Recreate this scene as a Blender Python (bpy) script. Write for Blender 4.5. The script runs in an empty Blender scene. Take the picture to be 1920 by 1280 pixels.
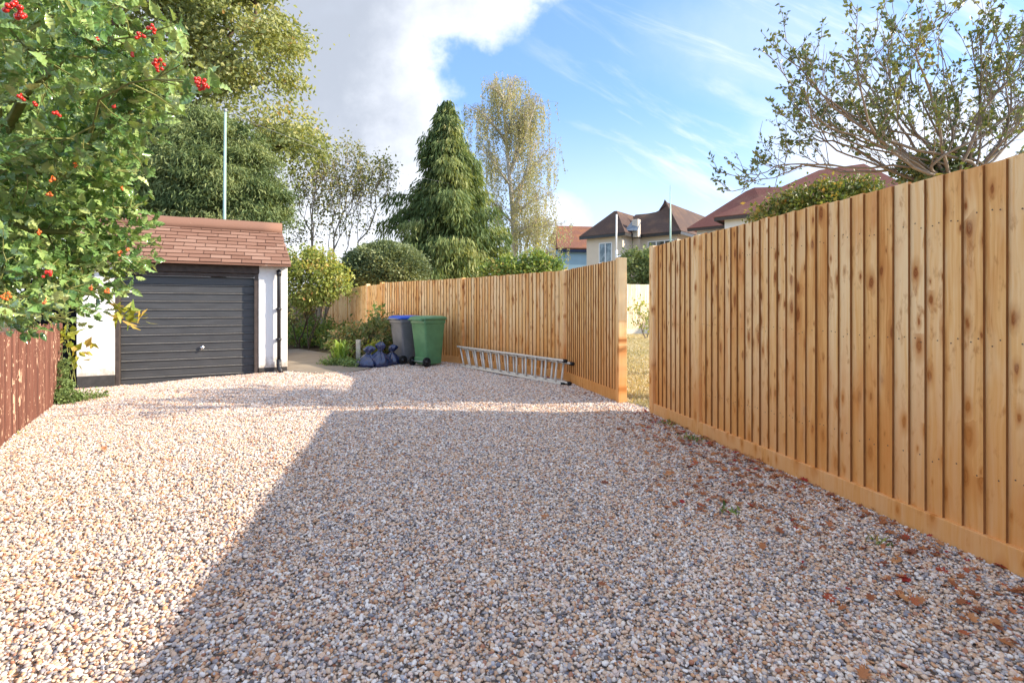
import bpy, math, random
import numpy as np
from mathutils import Vector, Matrix

SC = bpy.context.scene
COL = SC.collection
R = math.radians
random.seed(7)
RNG = np.random.default_rng(11)

# ------------------------------------------------------------------ camera, sky, sun, exposure
EYE = 1.27
cam_d = bpy.data.cameras.new("camera")
cam_d.sensor_width = 36.0
cam_d.lens = 18.0
cam_d.shift_y = -65.0 / 1920.0
cam_d.clip_end = 2000.0
cam_d.clip_start = 0.05
cam = bpy.data.objects.new("camera", cam_d)
cam.location = (0, 0, EYE)
cam.rotation_euler = (R(90), 0, 0)
COL.objects.link(cam)
SC.camera = cam

SUN_EL = 27.0
SUN_DIR = Vector((0.999 * math.cos(R(SUN_EL)), -0.04 * math.cos(R(SUN_EL)), math.sin(R(SUN_EL)))).normalized()
sun_d = bpy.data.lights.new("sun", 'SUN')
sun_d.energy = 3.3
sun_d.angle = R(0.6)
sun_d.color = (1.0, 0.86, 0.68)
sun = bpy.data.objects.new("sun", sun_d)
sun.rotation_euler = (-SUN_DIR).to_track_quat('-Z', 'Y').to_euler()
COL.objects.link(sun)

SC.view_settings.view_transform = 'Standard'
SC.view_settings.look = 'None'
SC.view_settings.gamma = 1.0
SC.view_settings.exposure = 1.55
SC.cycles.max_bounces = 8
SC.cycles.transparent_max_bounces = 8


class NT:
    """small helper round a node tree"""
    def __init__(s, nt):
        s.nt = nt
        nt.nodes.clear()

    def n(s, t, **kw):
        nd = s.nt.nodes.new(t)
        for k, v in kw.items():
            setattr(nd, k, v)
        return nd

    def put(s, sock, v):
        if isinstance(v, bpy.types.NodeSocket):
            s.nt.links.new(v, sock)
        elif v is not None:
            if sock.type == 'RGBA' and not hasattr(v, '__len__'):
                v = (v, v, v, 1)
            if sock.type == 'RGBA' and len(v) == 3:
                v = (*v, 1)
            sock.default_value = v

    def math(s, op, a, b=None, c=None, clamp=False):
        nd = s.n('ShaderNodeMath', operation=op)
        nd.use_clamp = clamp
        s.put(nd.inputs[0], a)
        if b is not None: s.put(nd.inputs[1], b)
        if c is not None: s.put(nd.inputs[2], c)
        return nd.outputs[0]

    def vmath(s, op, a, b=None):
        nd = s.n('ShaderNodeVectorMath', operation=op)
        s.put(nd.inputs[0], a)
        if b is not None: s.put(nd.inputs[1], b)
        return nd.outputs[0]

    def noise(s, vec, scale, detail=3, rough=0.55, w=None, out=0, dist=0.0):
        nd = s.n('ShaderNodeTexNoise')
        if w is not None:
            nd.noise_dimensions = '4D'
            s.put(nd.inputs['W'], w)
        if vec is not None: s.put(nd.inputs['Vector'], vec)
        nd.inputs['Scale'].default_value = scale
        nd.inputs['Detail'].default_value = detail
        nd.inputs['Roughness'].default_value = rough
        nd.inputs['Distortion'].default_value = dist
        return nd.outputs[out]

    def ramp(s, fac, stops, interp='LINEAR'):
        nd = s.n('ShaderNodeValToRGB')
        cr = nd.color_ramp
        cr.interpolation = interp
        while len(cr.elements) > 1: cr.elements.remove(cr.elements[-1])
        for i, (p, c) in enumerate(stops):
            e = cr.elements[0] if i == 0 else cr.elements.new(p)
            e.position = p
            if not hasattr(c, '__len__'): c = (c, c, c)
            e.color = (*c[:3], 1)
        s.put(nd.inputs[0], fac)
        return nd.outputs[0]

    def mix(s, fac, a, b, mode='MIX'):
        nd = s.n('ShaderNodeMix', data_type='RGBA', blend_type=mode)
        s.put(nd.inputs[0], fac)
        s.put(nd.inputs[6], a)
        s.put(nd.inputs[7], b)
        return nd.outputs[2]

    def smooth(s, x, lo, hi):
        nd = s.n('ShaderNodeMapRange', interpolation_type='SMOOTHSTEP')
        s.put(nd.inputs[0], x)
        nd.inputs[1].default_value = lo
        nd.inputs[2].default_value = hi
        return nd.outputs[0]

    def comb(s, x, y, z):
        nd = s.n('ShaderNodeCombineXYZ')
        s.put(nd.inputs[0], x); s.put(nd.inputs[1], y); s.put(nd.inputs[2], z)
        return nd.outputs[0]

    def sep(s, v):
        nd = s.n('ShaderNodeSeparateXYZ')
        s.put(nd.inputs[0], v)
        return nd.outputs

    def attr(s, name, out='Fac', kind='GEOMETRY'):
        nd = s.n('ShaderNodeAttribute', attribute_name=name, attribute_type=kind)
        return nd.outputs[out]


# ---- world: physical sky plus cloud cover given by direction (at infinity)
W = bpy.data.worlds.new("World")
SC.world = W
W.use_nodes = True
t = NT(W.node_tree)
sky = t.n('ShaderNodeTexSky', sky_type='NISHITA')
sky.sun_disc = False
sky.sun_elevation = R(SUN_EL)
sky.sun_rotation = math.atan2(SUN_DIR.x, SUN_DIR.y)
sky.altitude = 50
sky.air_density = 1.0
sky.dust_density = 0.6
sky.ozone_density = 1.6
gen = t.n('ShaderNodeTexCoord').outputs['Generated']
dx, dy, dz = t.sep(gen)
front = t.smooth(dy, 0.05, 0.25)
ys = t.math('MAXIMUM', dy, 0.06)
u = t.math('DIVIDE', dx, ys)
v = t.math('DIVIDE', dz, ys)
uv = t.comb(u, v, 0.0)
nz = t.math('SUBTRACT', t.noise(uv, 3.4, 6, 0.6), 0.5)
nz2 = t.math('SUBTRACT', t.noise(uv, 9.0, 6, 0.62), 0.5)
nzz = t.math('ADD', t.math('MULTIPLY', nz, 0.30), t.math('MULTIPLY', nz2, 0.10))
# big bank: everything up and to the west of a slanting edge
d_line = t.math('SUBTRACT', t.math('MULTIPLY', t.math('SUBTRACT', v, 0.50), 0.90), t.math('MULTIPLY', t.math('SUBTRACT', u, -0.07), 0.43))
d_vert = t.math('SUBTRACT', -0.105, u)
bank = t.smooth(t.math('ADD', t.math('MAXIMUM', d_line, d_vert), nzz), -0.012, 0.055)
# low cumulus
def blob(cu, cv, ru, rv, lo, hi):
    a = t.math('DIVIDE', t.math('SUBTRACT', u, cu), ru)
    b = t.math('DIVIDE', t.math('SUBTRACT', v, cv), rv)
    r2 = t.math('ADD', t.math('MULTIPLY', a, a), t.math('MULTIPLY', b, b))
    return t.smooth(t.math('ADD', t.math('SUBTRACT', 1.0, r2), t.math('MULTIPLY', nzz, 5.0)), lo, hi)
cum = t.math('MULTIPLY', blob(0.09, 0.16, 0.11, 0.085, 0.0, 0.9), 0.85)
cum2 = t.math('MULTIPLY', blob(0.80, 0.31, 0.33, 0.15, -0.6, 1.1), 0.9)
# cirrus streaks
cir_v = t.comb(t.math('ADD', u, t.math('MULTIPLY', v, 0.6)), t.math('ADD', t.math('MULTIPLY', v, 3.2), t.math('MULTIPLY', u, 1.35)), 0.0)
cir = t.smooth(t.noise(cir_v, 2.6, 7, 0.62, dist=0.5), 0.47, 0.74)
streak = t.math('MULTIPLY', blob(0.50, 0.51, 0.30, 0.14, -0.2, 1.2), 0.55)
cirm = t.math('MULTIPLY', t.math('ADD', cir, t.math('MULTIPLY', streak, 0.75)), t.smooth(u, -0.08, 0.25), clamp=True)
cirm = t.math('MULTIPLY', cirm, 0.72)
hazeb = t.math('MULTIPLY', t.smooth(t.math('SUBTRACT', 0.42, v), 0.0, 0.42), 0.72)
m_front = t.math('MAXIMUM', t.math('MAXIMUM', bank, cum), t.math('MAXIMUM', t.math('MAXIMUM', cum2, cirm), hazeb))
# elsewhere on the dome: broken bright cloud
pz = t.math('ADD', t.math('MAXIMUM', dz, 0.0), 0.3)
pl = t.comb(t.math('DIVIDE', dx, pz), t.math('DIVIDE', dy, pz), 3.0)
m_dome = t.math('MULTIPLY', t.smooth(t.noise(pl, 1.2, 5, 0.6), 0.40, 0.66), 0.75)
cmask = t.math('ADD', t.math('MULTIPLY', m_front, front), t.math('MULTIPLY', m_dome, t.math('SUBTRACT', 1.0, front)), clamp=True)
# cloud body: grey belly inside the bank, white rims
belly = t.math('MULTIPLY', blob(-0.28, 0.50, 0.46, 0.26, -0.7, 0.8), t.smooth(t.math('ADD', t.math('MAXIMUM', d_line, d_vert), nzz), 0.0, 0.20))
belly = t.math('MULTIPLY', belly, front)
ccol = t.mix(belly, (5.4, 5.5, 5.7), (2.65, 2.85, 3.2))
ccol = t.mix(t.math('MULTIPLY', nz, 1.6, clamp=True), ccol, (3.5, 3.8, 4.4))
skyc = t.mix(1.0, sky.outputs[0], (1.12, 1.22, 1.38), 'MULTIPLY')
skyc = t.mix(0.25, skyc, (1.9, 3.6, 6.6))
wcol = t.mix(cmask, skyc, ccol)
wcol = t.mix(front, wcol, t.mix(1.0, wcol, (0.78, 0.80, 0.84), 'MULTIPLY'))
bg = t.n('ShaderNodeBackground')
bg.inputs['Strength'].default_value = 0.10
t.put(bg.inputs['Color'], wcol)
wo = t.n('ShaderNodeOutputWorld')
t.nt.links.new(bg.outputs[0], wo.inputs[0])


# ------------------------------------------------------------------ helpers
def gp(px, py, z=0.0):
    Y = 960.0 * (EYE - z) / (py - 575.0)
    return ((px - 960.0) / 960.0 * Y, Y)

def wp(px, py, Y):
    return np.array(((px - 960.0) / 960.0 * Y, Y, EYE + (575.0 - py) / 960.0 * Y))

def g(x, y):
    s = min(max((-x - 4.6) / 2.4, 0), 1) * min(max((y - 4.0) / 3.0, 0), 1)
    return -0.10 * s * s * (3 - 2 * s)

def tag(o, label, cat, group=None, kind=None):
    if label: o['label'] = label
    if cat: o['category'] = cat
    if group: o['group'] = group
    if kind: o['kind'] = kind
    return o

def thing(name, loc, label, cat, rz=0.0, group=None):
    o = bpy.data.objects.new(name, None)
    o.empty_display_size = 0.2
    o.location = loc
    o.rotation_euler = (0, 0, rz)
    COL.objects.link(o)
    return tag(o, label, cat, group)

def link(name, me, mat, parent=None, loc=None, rz=None):
    o = bpy.data.objects.new(name, me)
    if mat is not None:
        for m in (mat if isinstance(mat, (list, tuple)) else [mat]):
            me.materials.append(m)
    COL.objects.link(o)
    if parent is not None: o.parent = parent
    if loc is not None: o.location = loc
    if rz is not None: o.rotation_euler = (0, 0, rz)
    return o


class MB:
    """collects shapes for one mesh object"""
    def __init__(s):
        s.v, s.f, s.r, s.sm = [], [], [], []

    def add(s, vs, fs, rnd=0.5, smooth=False):
        o = len(s.v)
        s.v += [tuple(p) for p in vs]
        s.f += [tuple(i + o for i in f) for f in fs]
        s.r += [rnd] * len(fs)
        s.sm += [smooth] * len(fs)

    def box(s, a, b, rnd=None, M=None):
        if rnd is None: rnd = random.random()
        x0, y0, z0 = a; x1, y1, z1 = b
        vs = [(x0, y0, z0), (x1, y0, z0), (x1, y1, z0), (x0, y1, z0), (x0, y0, z1), (x1, y0, z1), (x1, y1, z1), (x0, y1, z1)]
        if M is not None: vs = [tuple(M @ Vector(p)) for p in vs]
        s.add(vs, [(0, 3, 2, 1), (4, 5, 6, 7), (0, 1, 5, 4), (1, 2, 6, 5), (2, 3, 7, 6), (3, 0, 4, 7)], rnd)

    def prism(s, poly, z0, z1, rnd=0.5):
        n = len(poly)
        vs = [(p[0], p[1], z0) for p in poly] + [(p[0], p[1], z1) for p in poly]
        s.add(vs, [tuple(range(n))[::-1], tuple(range(n, 2 * n))] + [(i, (i + 1) % n, n + (i + 1) % n, n + i) for i in range(n)], rnd)

    def tube(s, pts, rad, n=8, rnd=None, cap=True):
        if rnd is None: rnd = random.random()
        pts = [Vector(p) for p in pts]
        if not hasattr(rad, '__len__'): rad = [rad] * len(pts)
        vs, fs = [], []
        ref = None
        for i, p in enumerate(pts):
            d = (pts[min(i + 1, len(pts) - 1)] - pts[max(i - 1, 0)])
            if d.length < 1e-9: d = Vector((0, 0, 1))
            d.normalize()
            if ref is None:
                ref = Vector((1, 0, 0)) if abs(d.x) < 0.8 else Vector((0, 1, 0))
            a = (ref - d * ref.dot(d))
            if a.length < 1e-6: a = d.orthogonal()
            a.normalize()
            ref = a
            b = d.cross(a)
            for k in range(n):
                w = 2 * math.pi * k / n
                vs.append(p + (a * math.cos(w) + b * math.sin(w)) * rad[i])
        for i in range(len(pts) - 1):
            for k in range(n):
                fs.append((i * n + k, i * n + (k + 1) % n, (i + 1) * n + (k + 1) % n, (i + 1) * n + k))
        if cap:
            fs.append(tuple(range(n))[::-1])
            fs.append(tuple((len(pts) - 1) * n + k for k in range(n)))
        s.add(vs, fs, rnd, True)

    def loft(s, rings, rnd=0.5, cap=True, smooth=True):
        n = len(rings[0])
        vs = [p for r in rings for p in r]
        fs = []
        for i in range(len(rings) - 1):
            for k in range(n):
                fs.append((i * n + k, i * n + (k + 1) % n, (i + 1) * n + (k + 1) % n, (i + 1) * n + k))
        if cap:
            fs.append(tuple(range(n))[::-1])
            fs.append(tuple((len(rings) - 1) * n + k for k in range(n)))
        s.add(vs, fs, rnd, smooth)

    def build(s, name, mat, parent=None, loc=None, rz=None, bevel=0.0):
        me = bpy.data.meshes.new(name)
        me.from_pydata(s.v, [], s.f)
        at = me.attributes.new('rnd', 'FLOAT', 'FACE')
        at.data.foreach_set('value', s.r)
        me.polygons.foreach_set('use_smooth', s.sm)
        me.update()
        o = link(name, me, mat, parent, loc, rz)
        if bevel > 0:
            m = o.modifiers.new('bevel', 'BEVEL')
            m.width = bevel; m.segments = 2; m.limit_method = 'ANGLE'; m.angle_limit = R(40)
        return o


def np_mesh(name, V, F, rnd, mat, parent=None, smooth=False, loc=None):
    V = np.asarray(V, dtype=np.float32).reshape(-1, 3)
    F = np.asarray(F, dtype=np.int32)
    nf, k = F.shape
    me = bpy.data.meshes.new(name)
    me.vertices.add(len(V)); me.vertices.foreach_set('co', V.ravel())
    me.loops.add(nf * k); me.loops.foreach_set('vertex_index', F.ravel())
    me.polygons.add(nf)
    me.polygons.foreach_set('loop_start', np.arange(0, nf * k, k, dtype=np.int32))
    me.polygons.foreach_set('loop_total', np.full(nf, k, dtype=np.int32))
    me.polygons.foreach_set('use_smooth', np.full(nf, smooth))
    at = me.attributes.new('rnd', 'FLOAT', 'FACE')
    at.data.foreach_set('value', np.asarray(rnd, dtype=np.float32))
    me.update(calc_edges=True)
    me.validate()
    return link(name, me, mat, parent, loc)


def unit(a):
    return a / (np.linalg.norm(a, axis=-1, keepdims=True) + 1e-9)

LEAF_DIAMOND = (np.array([(0, 0, 0), (0.30, 0.45, 0.07), (0, 1, -0.05), (-0.30, 0.45, 0.07)]), np.array([(0, 1, 2), (0, 2, 3)]))
LEAF_LONG = (np.array([(-0.05, 0, 0), (0.05, 0, 0), (0.16, 0.45, 0.03), (0.03, 1, -0.12), (-0.03, 1, -0.12), (-0.16, 0.45, 0.03)]), np.array([(0, 1, 2, 5), (5, 2, 3, 4)]))
LEAF_FEATHER = (np.array([(-0.03, 0, 0), (0.03, 0, 0), (0.11, 0.4, 0.02), (0.02, 1, -0.16), (-0.02, 1, -0.16), (-0.11, 0.4, 0.02)]), np.array([(0, 1, 2, 5), (5, 2, 3, 4)]))
LEAF_SPRAY = (np.array([(0, 0, 0), (0.22, 0.25, 0.05), (0.10, 0.40, 0), (0.30, 0.75, -0.04), (0.07, 0.7, 0), (0.0, 1.0, -0.1),
                        (-0.07, 0.7, 0), (-0.26, 0.68, -0.04), (-0.10, 0.36, 0), (-0.24, 0.22, 0.05)]),
              np.array([(0, 1, 2), (2, 3, 4), (0, 2, 8), (8, 2, 4), (8, 4, 6), (4, 5, 6), (6, 7, 8), (8, 9, 0)]))

def leaves(name, tmpl, pos, ydir, size, rnd, mat, parent=None, flip=None, smooth=False, up=None):
    """one leaf template copied to every position; ydir = the way the leaf points"""
    tv, tf = tmpl
    N = len(pos)
    ydir = unit(np.asarray(ydir))
    rv = RNG.normal(size=(N, 3))
    if up is not None: rv = rv * (1 - up) + np.array((0, 0, 1.6)) * up
    na = unit(np.cross(np.cross(ydir, rv), ydir))
    xa = np.cross(ydir, na)
    size = np.asarray(size).reshape(N, 1, 1)
    V = pos[:, None, :] + size * (tv[None, :, 0:1] * xa[:, None, :] + tv[None, :, 1:2] * ydir[:, None, :] + tv[None, :, 2:3] * na[:, None, :])
    F = (tf[None] + (np.arange(N) * len(tv))[:, None, None]).reshape(-1, tf.shape[1])
    return np_mesh(name, V, F, np.repeat(rnd, len(tf)), mat, parent, smooth)

def in_blobs(n, blobs, shell=0.0):
    """n points spread through a union of ellipsoids (cx,cy,cz,rx,ry,rz); shell pushes them outward"""
    b = np.array(blobs)
    w = (b[:, 3] * b[:, 4] * b[:, 5]) ** 0.8
    k = RNG.choice(len(b), n, p=w / w.sum())
    d = unit(RNG.normal(size=(n, 3)))
    r = RNG.random(n) ** (1 / 3)
    r = r * (1 - shell) + shell * (0.78 + 0.22 * RNG.random(n))
    return b[k, :3] + d * r[:, None] * b[k, 3:6], d

def pxblobs(lst, Y, depth=1.0):
    out = []
    for (px, py, rx, ry, *dy) in lst:
        yy = Y + (dy[0] if dy else 0)
        c = wp(px, py, yy)
        k = yy / 960.0
        out.append((c[0], c[1], c[2], rx * k, rx * k * depth, ry * k))
    return out

def limbs(mb, base, clusters, r0, kmin=2, kmax=3, twig=0.008, n=6, droop=0.0, wob=0.06, t0=0.42, stop=1):
    """branching that reaches every cluster by repeated splitting"""
    base = np.asarray(base, float)
    def seg(a, b, ra, rb):
        L = np.linalg.norm(b - a)
        m = max(2, min(5, int(L / 0.5) + 2))
        pts = []
        off = RNG.normal(size=3) * wob * L
        for i in range(m):
            s = i / (m - 1)
            p = a * (1 - s) + b * s + off * math.sin(math.pi * s)
            p[2] -= droop * L * s * s * 0
            pts.append(p)
        rr = [ra + (rb - ra) * i / (m - 1) for i in range(m)]
        mb.tube(pts, rr, n if ra > 0.04 else 4, cap=False)
    def rec(a, pts, r, depth):
        if len(pts) <= stop or depth > 9:
            for p in pts:
                seg(a, p, max(twig, r * 0.8), twig * 0.5)
            return
        k = min(len(pts), random.randint(kmin, kmax))
        d = unit(pts - a)
        cent = d[RNG.choice(len(pts), k, replace=False)]
        for _ in range(5):
            lab = np.argmax(d @ cent.T, axis=1)
            for j in range(k):
                if (lab == j).any(): cent[j] = unit(d[lab == j].mean(0))
        for j in range(k):
            sub = pts[lab == j]
            if not len(sub): continue
            c = sub.mean(0)
            t_ = t0 + 0.12 * (RNG.random() - 0.5)
            b = a + (c - a) * t_ + RNG.normal(size=3) * wob * np.linalg.norm(c - a)
            rb = max(twig, r * (len(sub) / len(pts)) ** 0.5)
            seg(a, b, max(twig, min(r, rb * 1.15)), rb)
            rec(b, sub, rb, depth + 1)
    rec(base, np.asarray(clusters), r0, 0)


# ------------------------------------------------------------------ materials
def new_mat(name):
    m = bpy.data.materials.new(name)
    m.use_nodes = True
    return m, NT(m.node_tree)

def finish(t, color, rough=0.6, spec=0.4, bump=None, bstr=0.3, bdist=0.01, metal=0.0, transl=None, sss=None, coat=None):
    p = t.n('ShaderNodeBsdfPrincipled')
    t.put(p.inputs['Base Color'], color)
    t.put(p.inputs['Roughness'], rough)
    t.put(p.inputs['Specular IOR Level'], spec)
    t.put(p.inputs['Metallic'], metal)
    if coat is not None: t.put(p.inputs['Coat Weight'], coat)
    if bump is not None:
        b = t.n('ShaderNodeBump')
        b.inputs['Strength'].default_value = bstr
        b.inputs['Distance'].default_value = bdist
        t.put(b.inputs['Height'], bump)
        t.nt.links.new(b.outputs[0], p.inputs['Normal'])
    out = t.n('ShaderNodeOutputMaterial')
    if transl:
        tr = t.n('ShaderNodeBsdfTranslucent')
        t.put(tr.inputs[0], t.mix(1.0, color, (1.25, 1.15, 0.55), 'MULTIPLY'))
        mx = t.n('ShaderNodeMixShader')
        mx.inputs[0].default_value = transl
        t.nt.links.new(p.outputs[0], mx.inputs[1])
        t.nt.links.new(tr.outputs[0], mx.inputs[2])
        t.nt.links.new(mx.outputs[0], out.inputs[0])
    else:
        t.nt.links.new(p.outputs[0], out.inputs[0])

def plain(name, col, rough=0.6, spec=0.4, var=0.12, scale=6.0, metal=0.0, bstr=0.15, bscale=40.0):
    m, t = new_mat(name)
    co = t.n('ShaderNodeTexCoord').outputs['Object']
    n1 = t.noise(co, scale, 5, 0.6)
    c = t.mix(n1, tuple(max(0, x * (1 - var * 2)) for x in col), tuple(min(1, x * (1 + var * 2)) for x in col))
    finish(t, c, rough, spec, t.noise(co, bscale, 4, 0.6), bstr, 0.004, metal)
    return m

def leaf_mat(name, stops, rough=0.45, spec=0.4, transl=0.3):
    m, t = new_mat(name)
    co = t.n('ShaderNodeTexCoord').outputs['Object']
    f = t.attr('rnd')
    f2 = t.math('ADD', f, t.math('MULTIPLY', t.math('SUBTRACT', t.noise(co, 1.3, 2), 0.5), 0.35), clamp=True)
    finish(t, t.ramp(f2, stops), rough, spec, transl=transl)
    return m

def wood_mat(name, lo, mid, hi, knot, knot_s=1.0, grey=0.0, stain=1.0):
    m, t = new_mat(name)
    co = t.n('ShaderNodeTexCoord').outputs['Object']
    rn = t.attr('rnd')
    x, y, z = t.sep(co)
    off = t.math('MULTIPLY', rn, 57.0)
    # grain: stretched along the board, bent by low noise
    bend = t.math('MULTIPLY', t.math('SUBTRACT', t.noise(t.comb(x, off, t.math('MULTIPLY', z, 0.8)), 3.0, 2), 0.5), 0.06)
    gx = t.math('ADD', x, bend)
    gv = t.comb(t.math('MULTIPLY', gx, 60.0), t.math('ADD', t.math('MULTIPLY', y, 60.0), off), t.math('MULTIPLY', z, 1.6))
    grain = t.noise(gv, 1.0, 4, 0.6)
    broad = t.noise(t.comb(t.math('MULTIPLY', gx, 14.0), off, t.math('MULTIPLY', z, 1.1)), 1.0, 3, 0.55)
    patch = t.noise(t.comb(t.math('MULTIPLY', x, 2.0), t.math('MULTIPLY', off, 0.02), t.math('MULTIPLY', z, 1.3)), 1.0, 4, 0.6)
    tone = t.math('ADD', t.math('ADD', t.math('MULTIPLY', broad, 0.55), t.math('MULTIPLY', grain, 0.42)), t.math('MULTIPLY', t.math('SUBTRACT', rn, 0.5), 0.24))
    col = t.ramp(tone, [(0.27, lo), (0.45, mid), (0.62, hi)])
    # warm stain patches and water runs
    st = t.smooth(t.math('ADD', patch, t.math('MULTIPLY', t.math('SUBTRACT', broad, 0.5), 0.5)), 0.50, 0.78)
    col = t.mix(t.math('MULTIPLY', st, 0.65 * stain), col, tuple(a * b for a, b in zip(lo, (1.0, 0.80, 0.62))))
    # knots
    vo = t.n('ShaderNodeTexVoronoi')
    vo.feature = 'F1'
    vo.voronoi_dimensions = '2D'
    kn = t.math('MULTIPLY', t.math('SUBTRACT', t.noise(t.comb(t.math('MULTIPLY', x, 30.0), off, t.math('MULTIPLY', z, 16.0)), 1.0, 3), 0.5), 0.22)
    t.put(vo.inputs['Vector'], t.comb(t.math('ADD', t.math('ADD', t.math('MULTIPLY', x, 11.0), off), kn), t.math('ADD', t.math('ADD', t.math('MULTIPLY', z, 4.6), t.math('MULTIPLY', off, 3.7)), t.math('MULTIPLY', kn, -0.9)), 0.0))
    vo.inputs['Scale'].default_value = 1.0
    kd = vo.outputs['Distance']
    pick = t.sep(vo.outputs['Color'])[0]
    on = t.math('GREATER_THAN', pick, 0.46)
    size = t.math('ADD', t.math('MULTIPLY', t.math('POWER', t.sep(vo.outputs['Color'])[1], 2.0), 0.19), 0.045)
    kk = t.math('MULTIPLY', t.math('SUBTRACT', 1.0, t.math('DIVIDE', kd, t.math('MULTIPLY', size, knot_s)), clamp=True), on)
    halo = t.math('MULTIPLY', t.math('SUBTRACT', 1.0, t.math('DIVIDE', kd, t.math('MULTIPLY', size, 2.6 * knot_s)), clamp=True), on)
    col = t.mix(t.math('MULTIPLY', halo, 1.15, clamp=True), col, tuple(a * 0.72 + b * 0.28 for a, b in zip(lo, knot)))
    ring = t.math('ADD', t.math('MULTIPLY', t.math('SINE', t.math('MULTIPLY', kk, 15.0)), 0.25), 0.62)
    col = t.mix(t.math('MULTIPLY', t.math('MULTIPLY', kk, 3.0, clamp=True), t.math('ADD', ring, 0.12)), col, knot)
    sm = t.noise(t.comb(t.math('MULTIPLY', gx, 17.0), t.math('ADD', off, 9.0), t.math('MULTIPLY', z, 7.0)), 1.0, 4, 0.65, dist=0.25)
    col = t.mix(t.math('MULTIPLY', t.smooth(sm, 0.55, 0.75), 0.80 * stain), col, tuple(a * 0.55 + b * 0.45 for a, b in zip(lo, knot)))
    pale = t.noise(t.comb(t.math('MULTIPLY', gx, 9.0), t.math('ADD', off, 21.0), t.math('MULTIPLY', z, 1.7)), 1.0, 3, 0.6)
    col = t.mix(t.math('MULTIPLY', t.smooth(pale, 0.52, 0.72), 0.6), col, hi)
    # boards take up more ground water and tan at the foot
    foot = t.math('MULTIPLY', t.smooth(t.math('ADD', t.math('MULTIPLY', z, -1.0), t.math('MULTIPLY', t.math('SUBTRACT', broad, 0.5), 1.4)), -1.35, -0.10), 0.62 * stain)
    col = t.mix(foot, col, tuple(a * b for a, b in zip(lo, (1.12, 0.98, 0.72))))
    if grey > 0:
        col = t.mix(t.math('MULTIPLY', t.smooth(patch, 0.35, 0.65), grey), col, (0.22, 0.20, 0.17))
    finish(t, col, 0.62, 0.3, t.math('ADD', grain, t.math('MULTIPLY', broad, 0.6)), 0.25, 0.003)
    return m

M = {}
M['wood'] = wood_mat('new_fence_wood', (0.60, 0.255, 0.066), (0.80, 0.465, 0.175), (0.89, 0.65, 0.36), (0.23, 0.060, 0.013), 1.2)
M['nail'] = plain('rusty_nail', (0.09, 0.055, 0.04), 0.6, 0.4, 0.2, 9)
M['sawn_shade'] = plain('sawn_edge_shade', (0.26, 0.112, 0.036), 0.85, 0.15, 0.25, 12)  # edge brown, taken darker to paint in the shade between boards
M['wood_far'] = wood_mat('garden_fence_wood', (0.66, 0.50, 0.33), (0.76, 0.62, 0.45), (0.84, 0.74, 0.58), (0.28, 0.14, 0.06), 0.7, 0.0, 0.5)
M['wood_old'] = wood_mat('old_fence_wood', (0.26, 0.15, 0.085), (0.40, 0.26, 0.16), (0.52, 0.38, 0.26), (0.09, 0.04, 0.02), 1.0, 0.5)

def painted_paling():
    m, t = new_mat('flaking_brown_paint')
    co = t.n('ShaderNodeTexCoord').outputs['Object']
    rn = t.attr('rnd')
    x, y, z = t.sep(co)
    off = t.math('MULTIPLY', rn, 41.0)
    grain = t.noise(t.comb(t.math('MULTIPLY', x, 90.0), off, t.math('MULTIPLY', z, 2.5)), 1.0, 4, 0.6)
    col = t.ramp(t.math('ADD', t.math('MULTIPLY', grain, 0.75), t.math('MULTIPLY', rn, 0.28)), [(0.25, (0.070, 0.030, 0.022)), (0.5, (0.150, 0.058, 0.038)), (0.8, (0.23, 0.105, 0.072))])
    fl = t.noise(t.comb(t.math('MULTIPLY', x, 34.0), off, t.math('MULTIPLY', z, 13.0)), 1.0, 5, 0.68)
    area = t.noise(t.comb(t.math('MULTIPLY', x, 7.0), off, t.math('MULTIPLY', z, 1.5)), 1.0, 2, 0.5)
    flake = t.smooth(t.math('ADD', fl, t.math('MULTIPLY', t.math('SUBTRACT', area, 0.5), 0.55)), 0.60, 0.65)
    col = t.mix(flake, col, t.mix(grain, (0.46, 0.27, 0.17), (0.68, 0.47, 0.33)))
    finish(t, col, 0.65, 0.3, t.math('ADD', grain, t.math('MULTIPLY', flake, -0.7)), 0.45, 0.004)
    return m
M['paling'] = painted_paling()

def render_wall():
    m, t = new_mat('white_render')
    co = t.n('ShaderNodeTexCoord').outputs['Object']
    x, y, z = t.sep(co)
    n1 = t.noise(co, 3.0, 5, 0.65)
    c = t.mix(n1, (0.76, 0.745, 0.715), (0.83, 0.82, 0.80))
    splash = t.smooth(t.math('SUBTRACT', t.math('MULTIPLY', t.noise(co, 9.0, 5, 0.7), 0.75), z), 0.02, 0.32)      # mud splashed up from the gravel
    c = t.mix(t.math('MULTIPLY', splash, 0.75), c, (0.40, 0.33, 0.25))
    runs = t.smooth(t.noise(t.comb(t.math('MULTIPLY', x, 16.0), y, t.math('MULTIPLY', z, 0.9)), 1.0, 4, 0.6), 0.58, 0.78)
    c = t.mix(t.math('MULTIPLY', runs, 0.25), c, (0.52, 0.49, 0.44))
    finish(t, c, 0.85, 0.2, t.noise(co, 55, 4, 0.7), 0.6, 0.006)
    return m
M['white_wall'] = render_wall()
M['plinth'] = plain('black_plinth', (0.05, 0.047, 0.045), 0.7, 0.3, 0.35, 9, 0, 0.4, 40)
M['black'] = plain('black_paint', (0.016, 0.016, 0.018), 0.42, 0.5, 0.3, 8)
M['dark_timber'] = plain('dark_brown_timber', (0.062, 0.048, 0.042), 0.6, 0.35, 0.35, 12)
M['chrome'] = plain('chrome', (0.75, 0.75, 0.76), 0.2, 0.5, 0.05, 8, 1.0, 0.02)
M['alu'] = plain('weathered_aluminium', (0.56, 0.50, 0.42), 0.5, 0.5, 0.14, 14, 0.2, 0.1)
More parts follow.
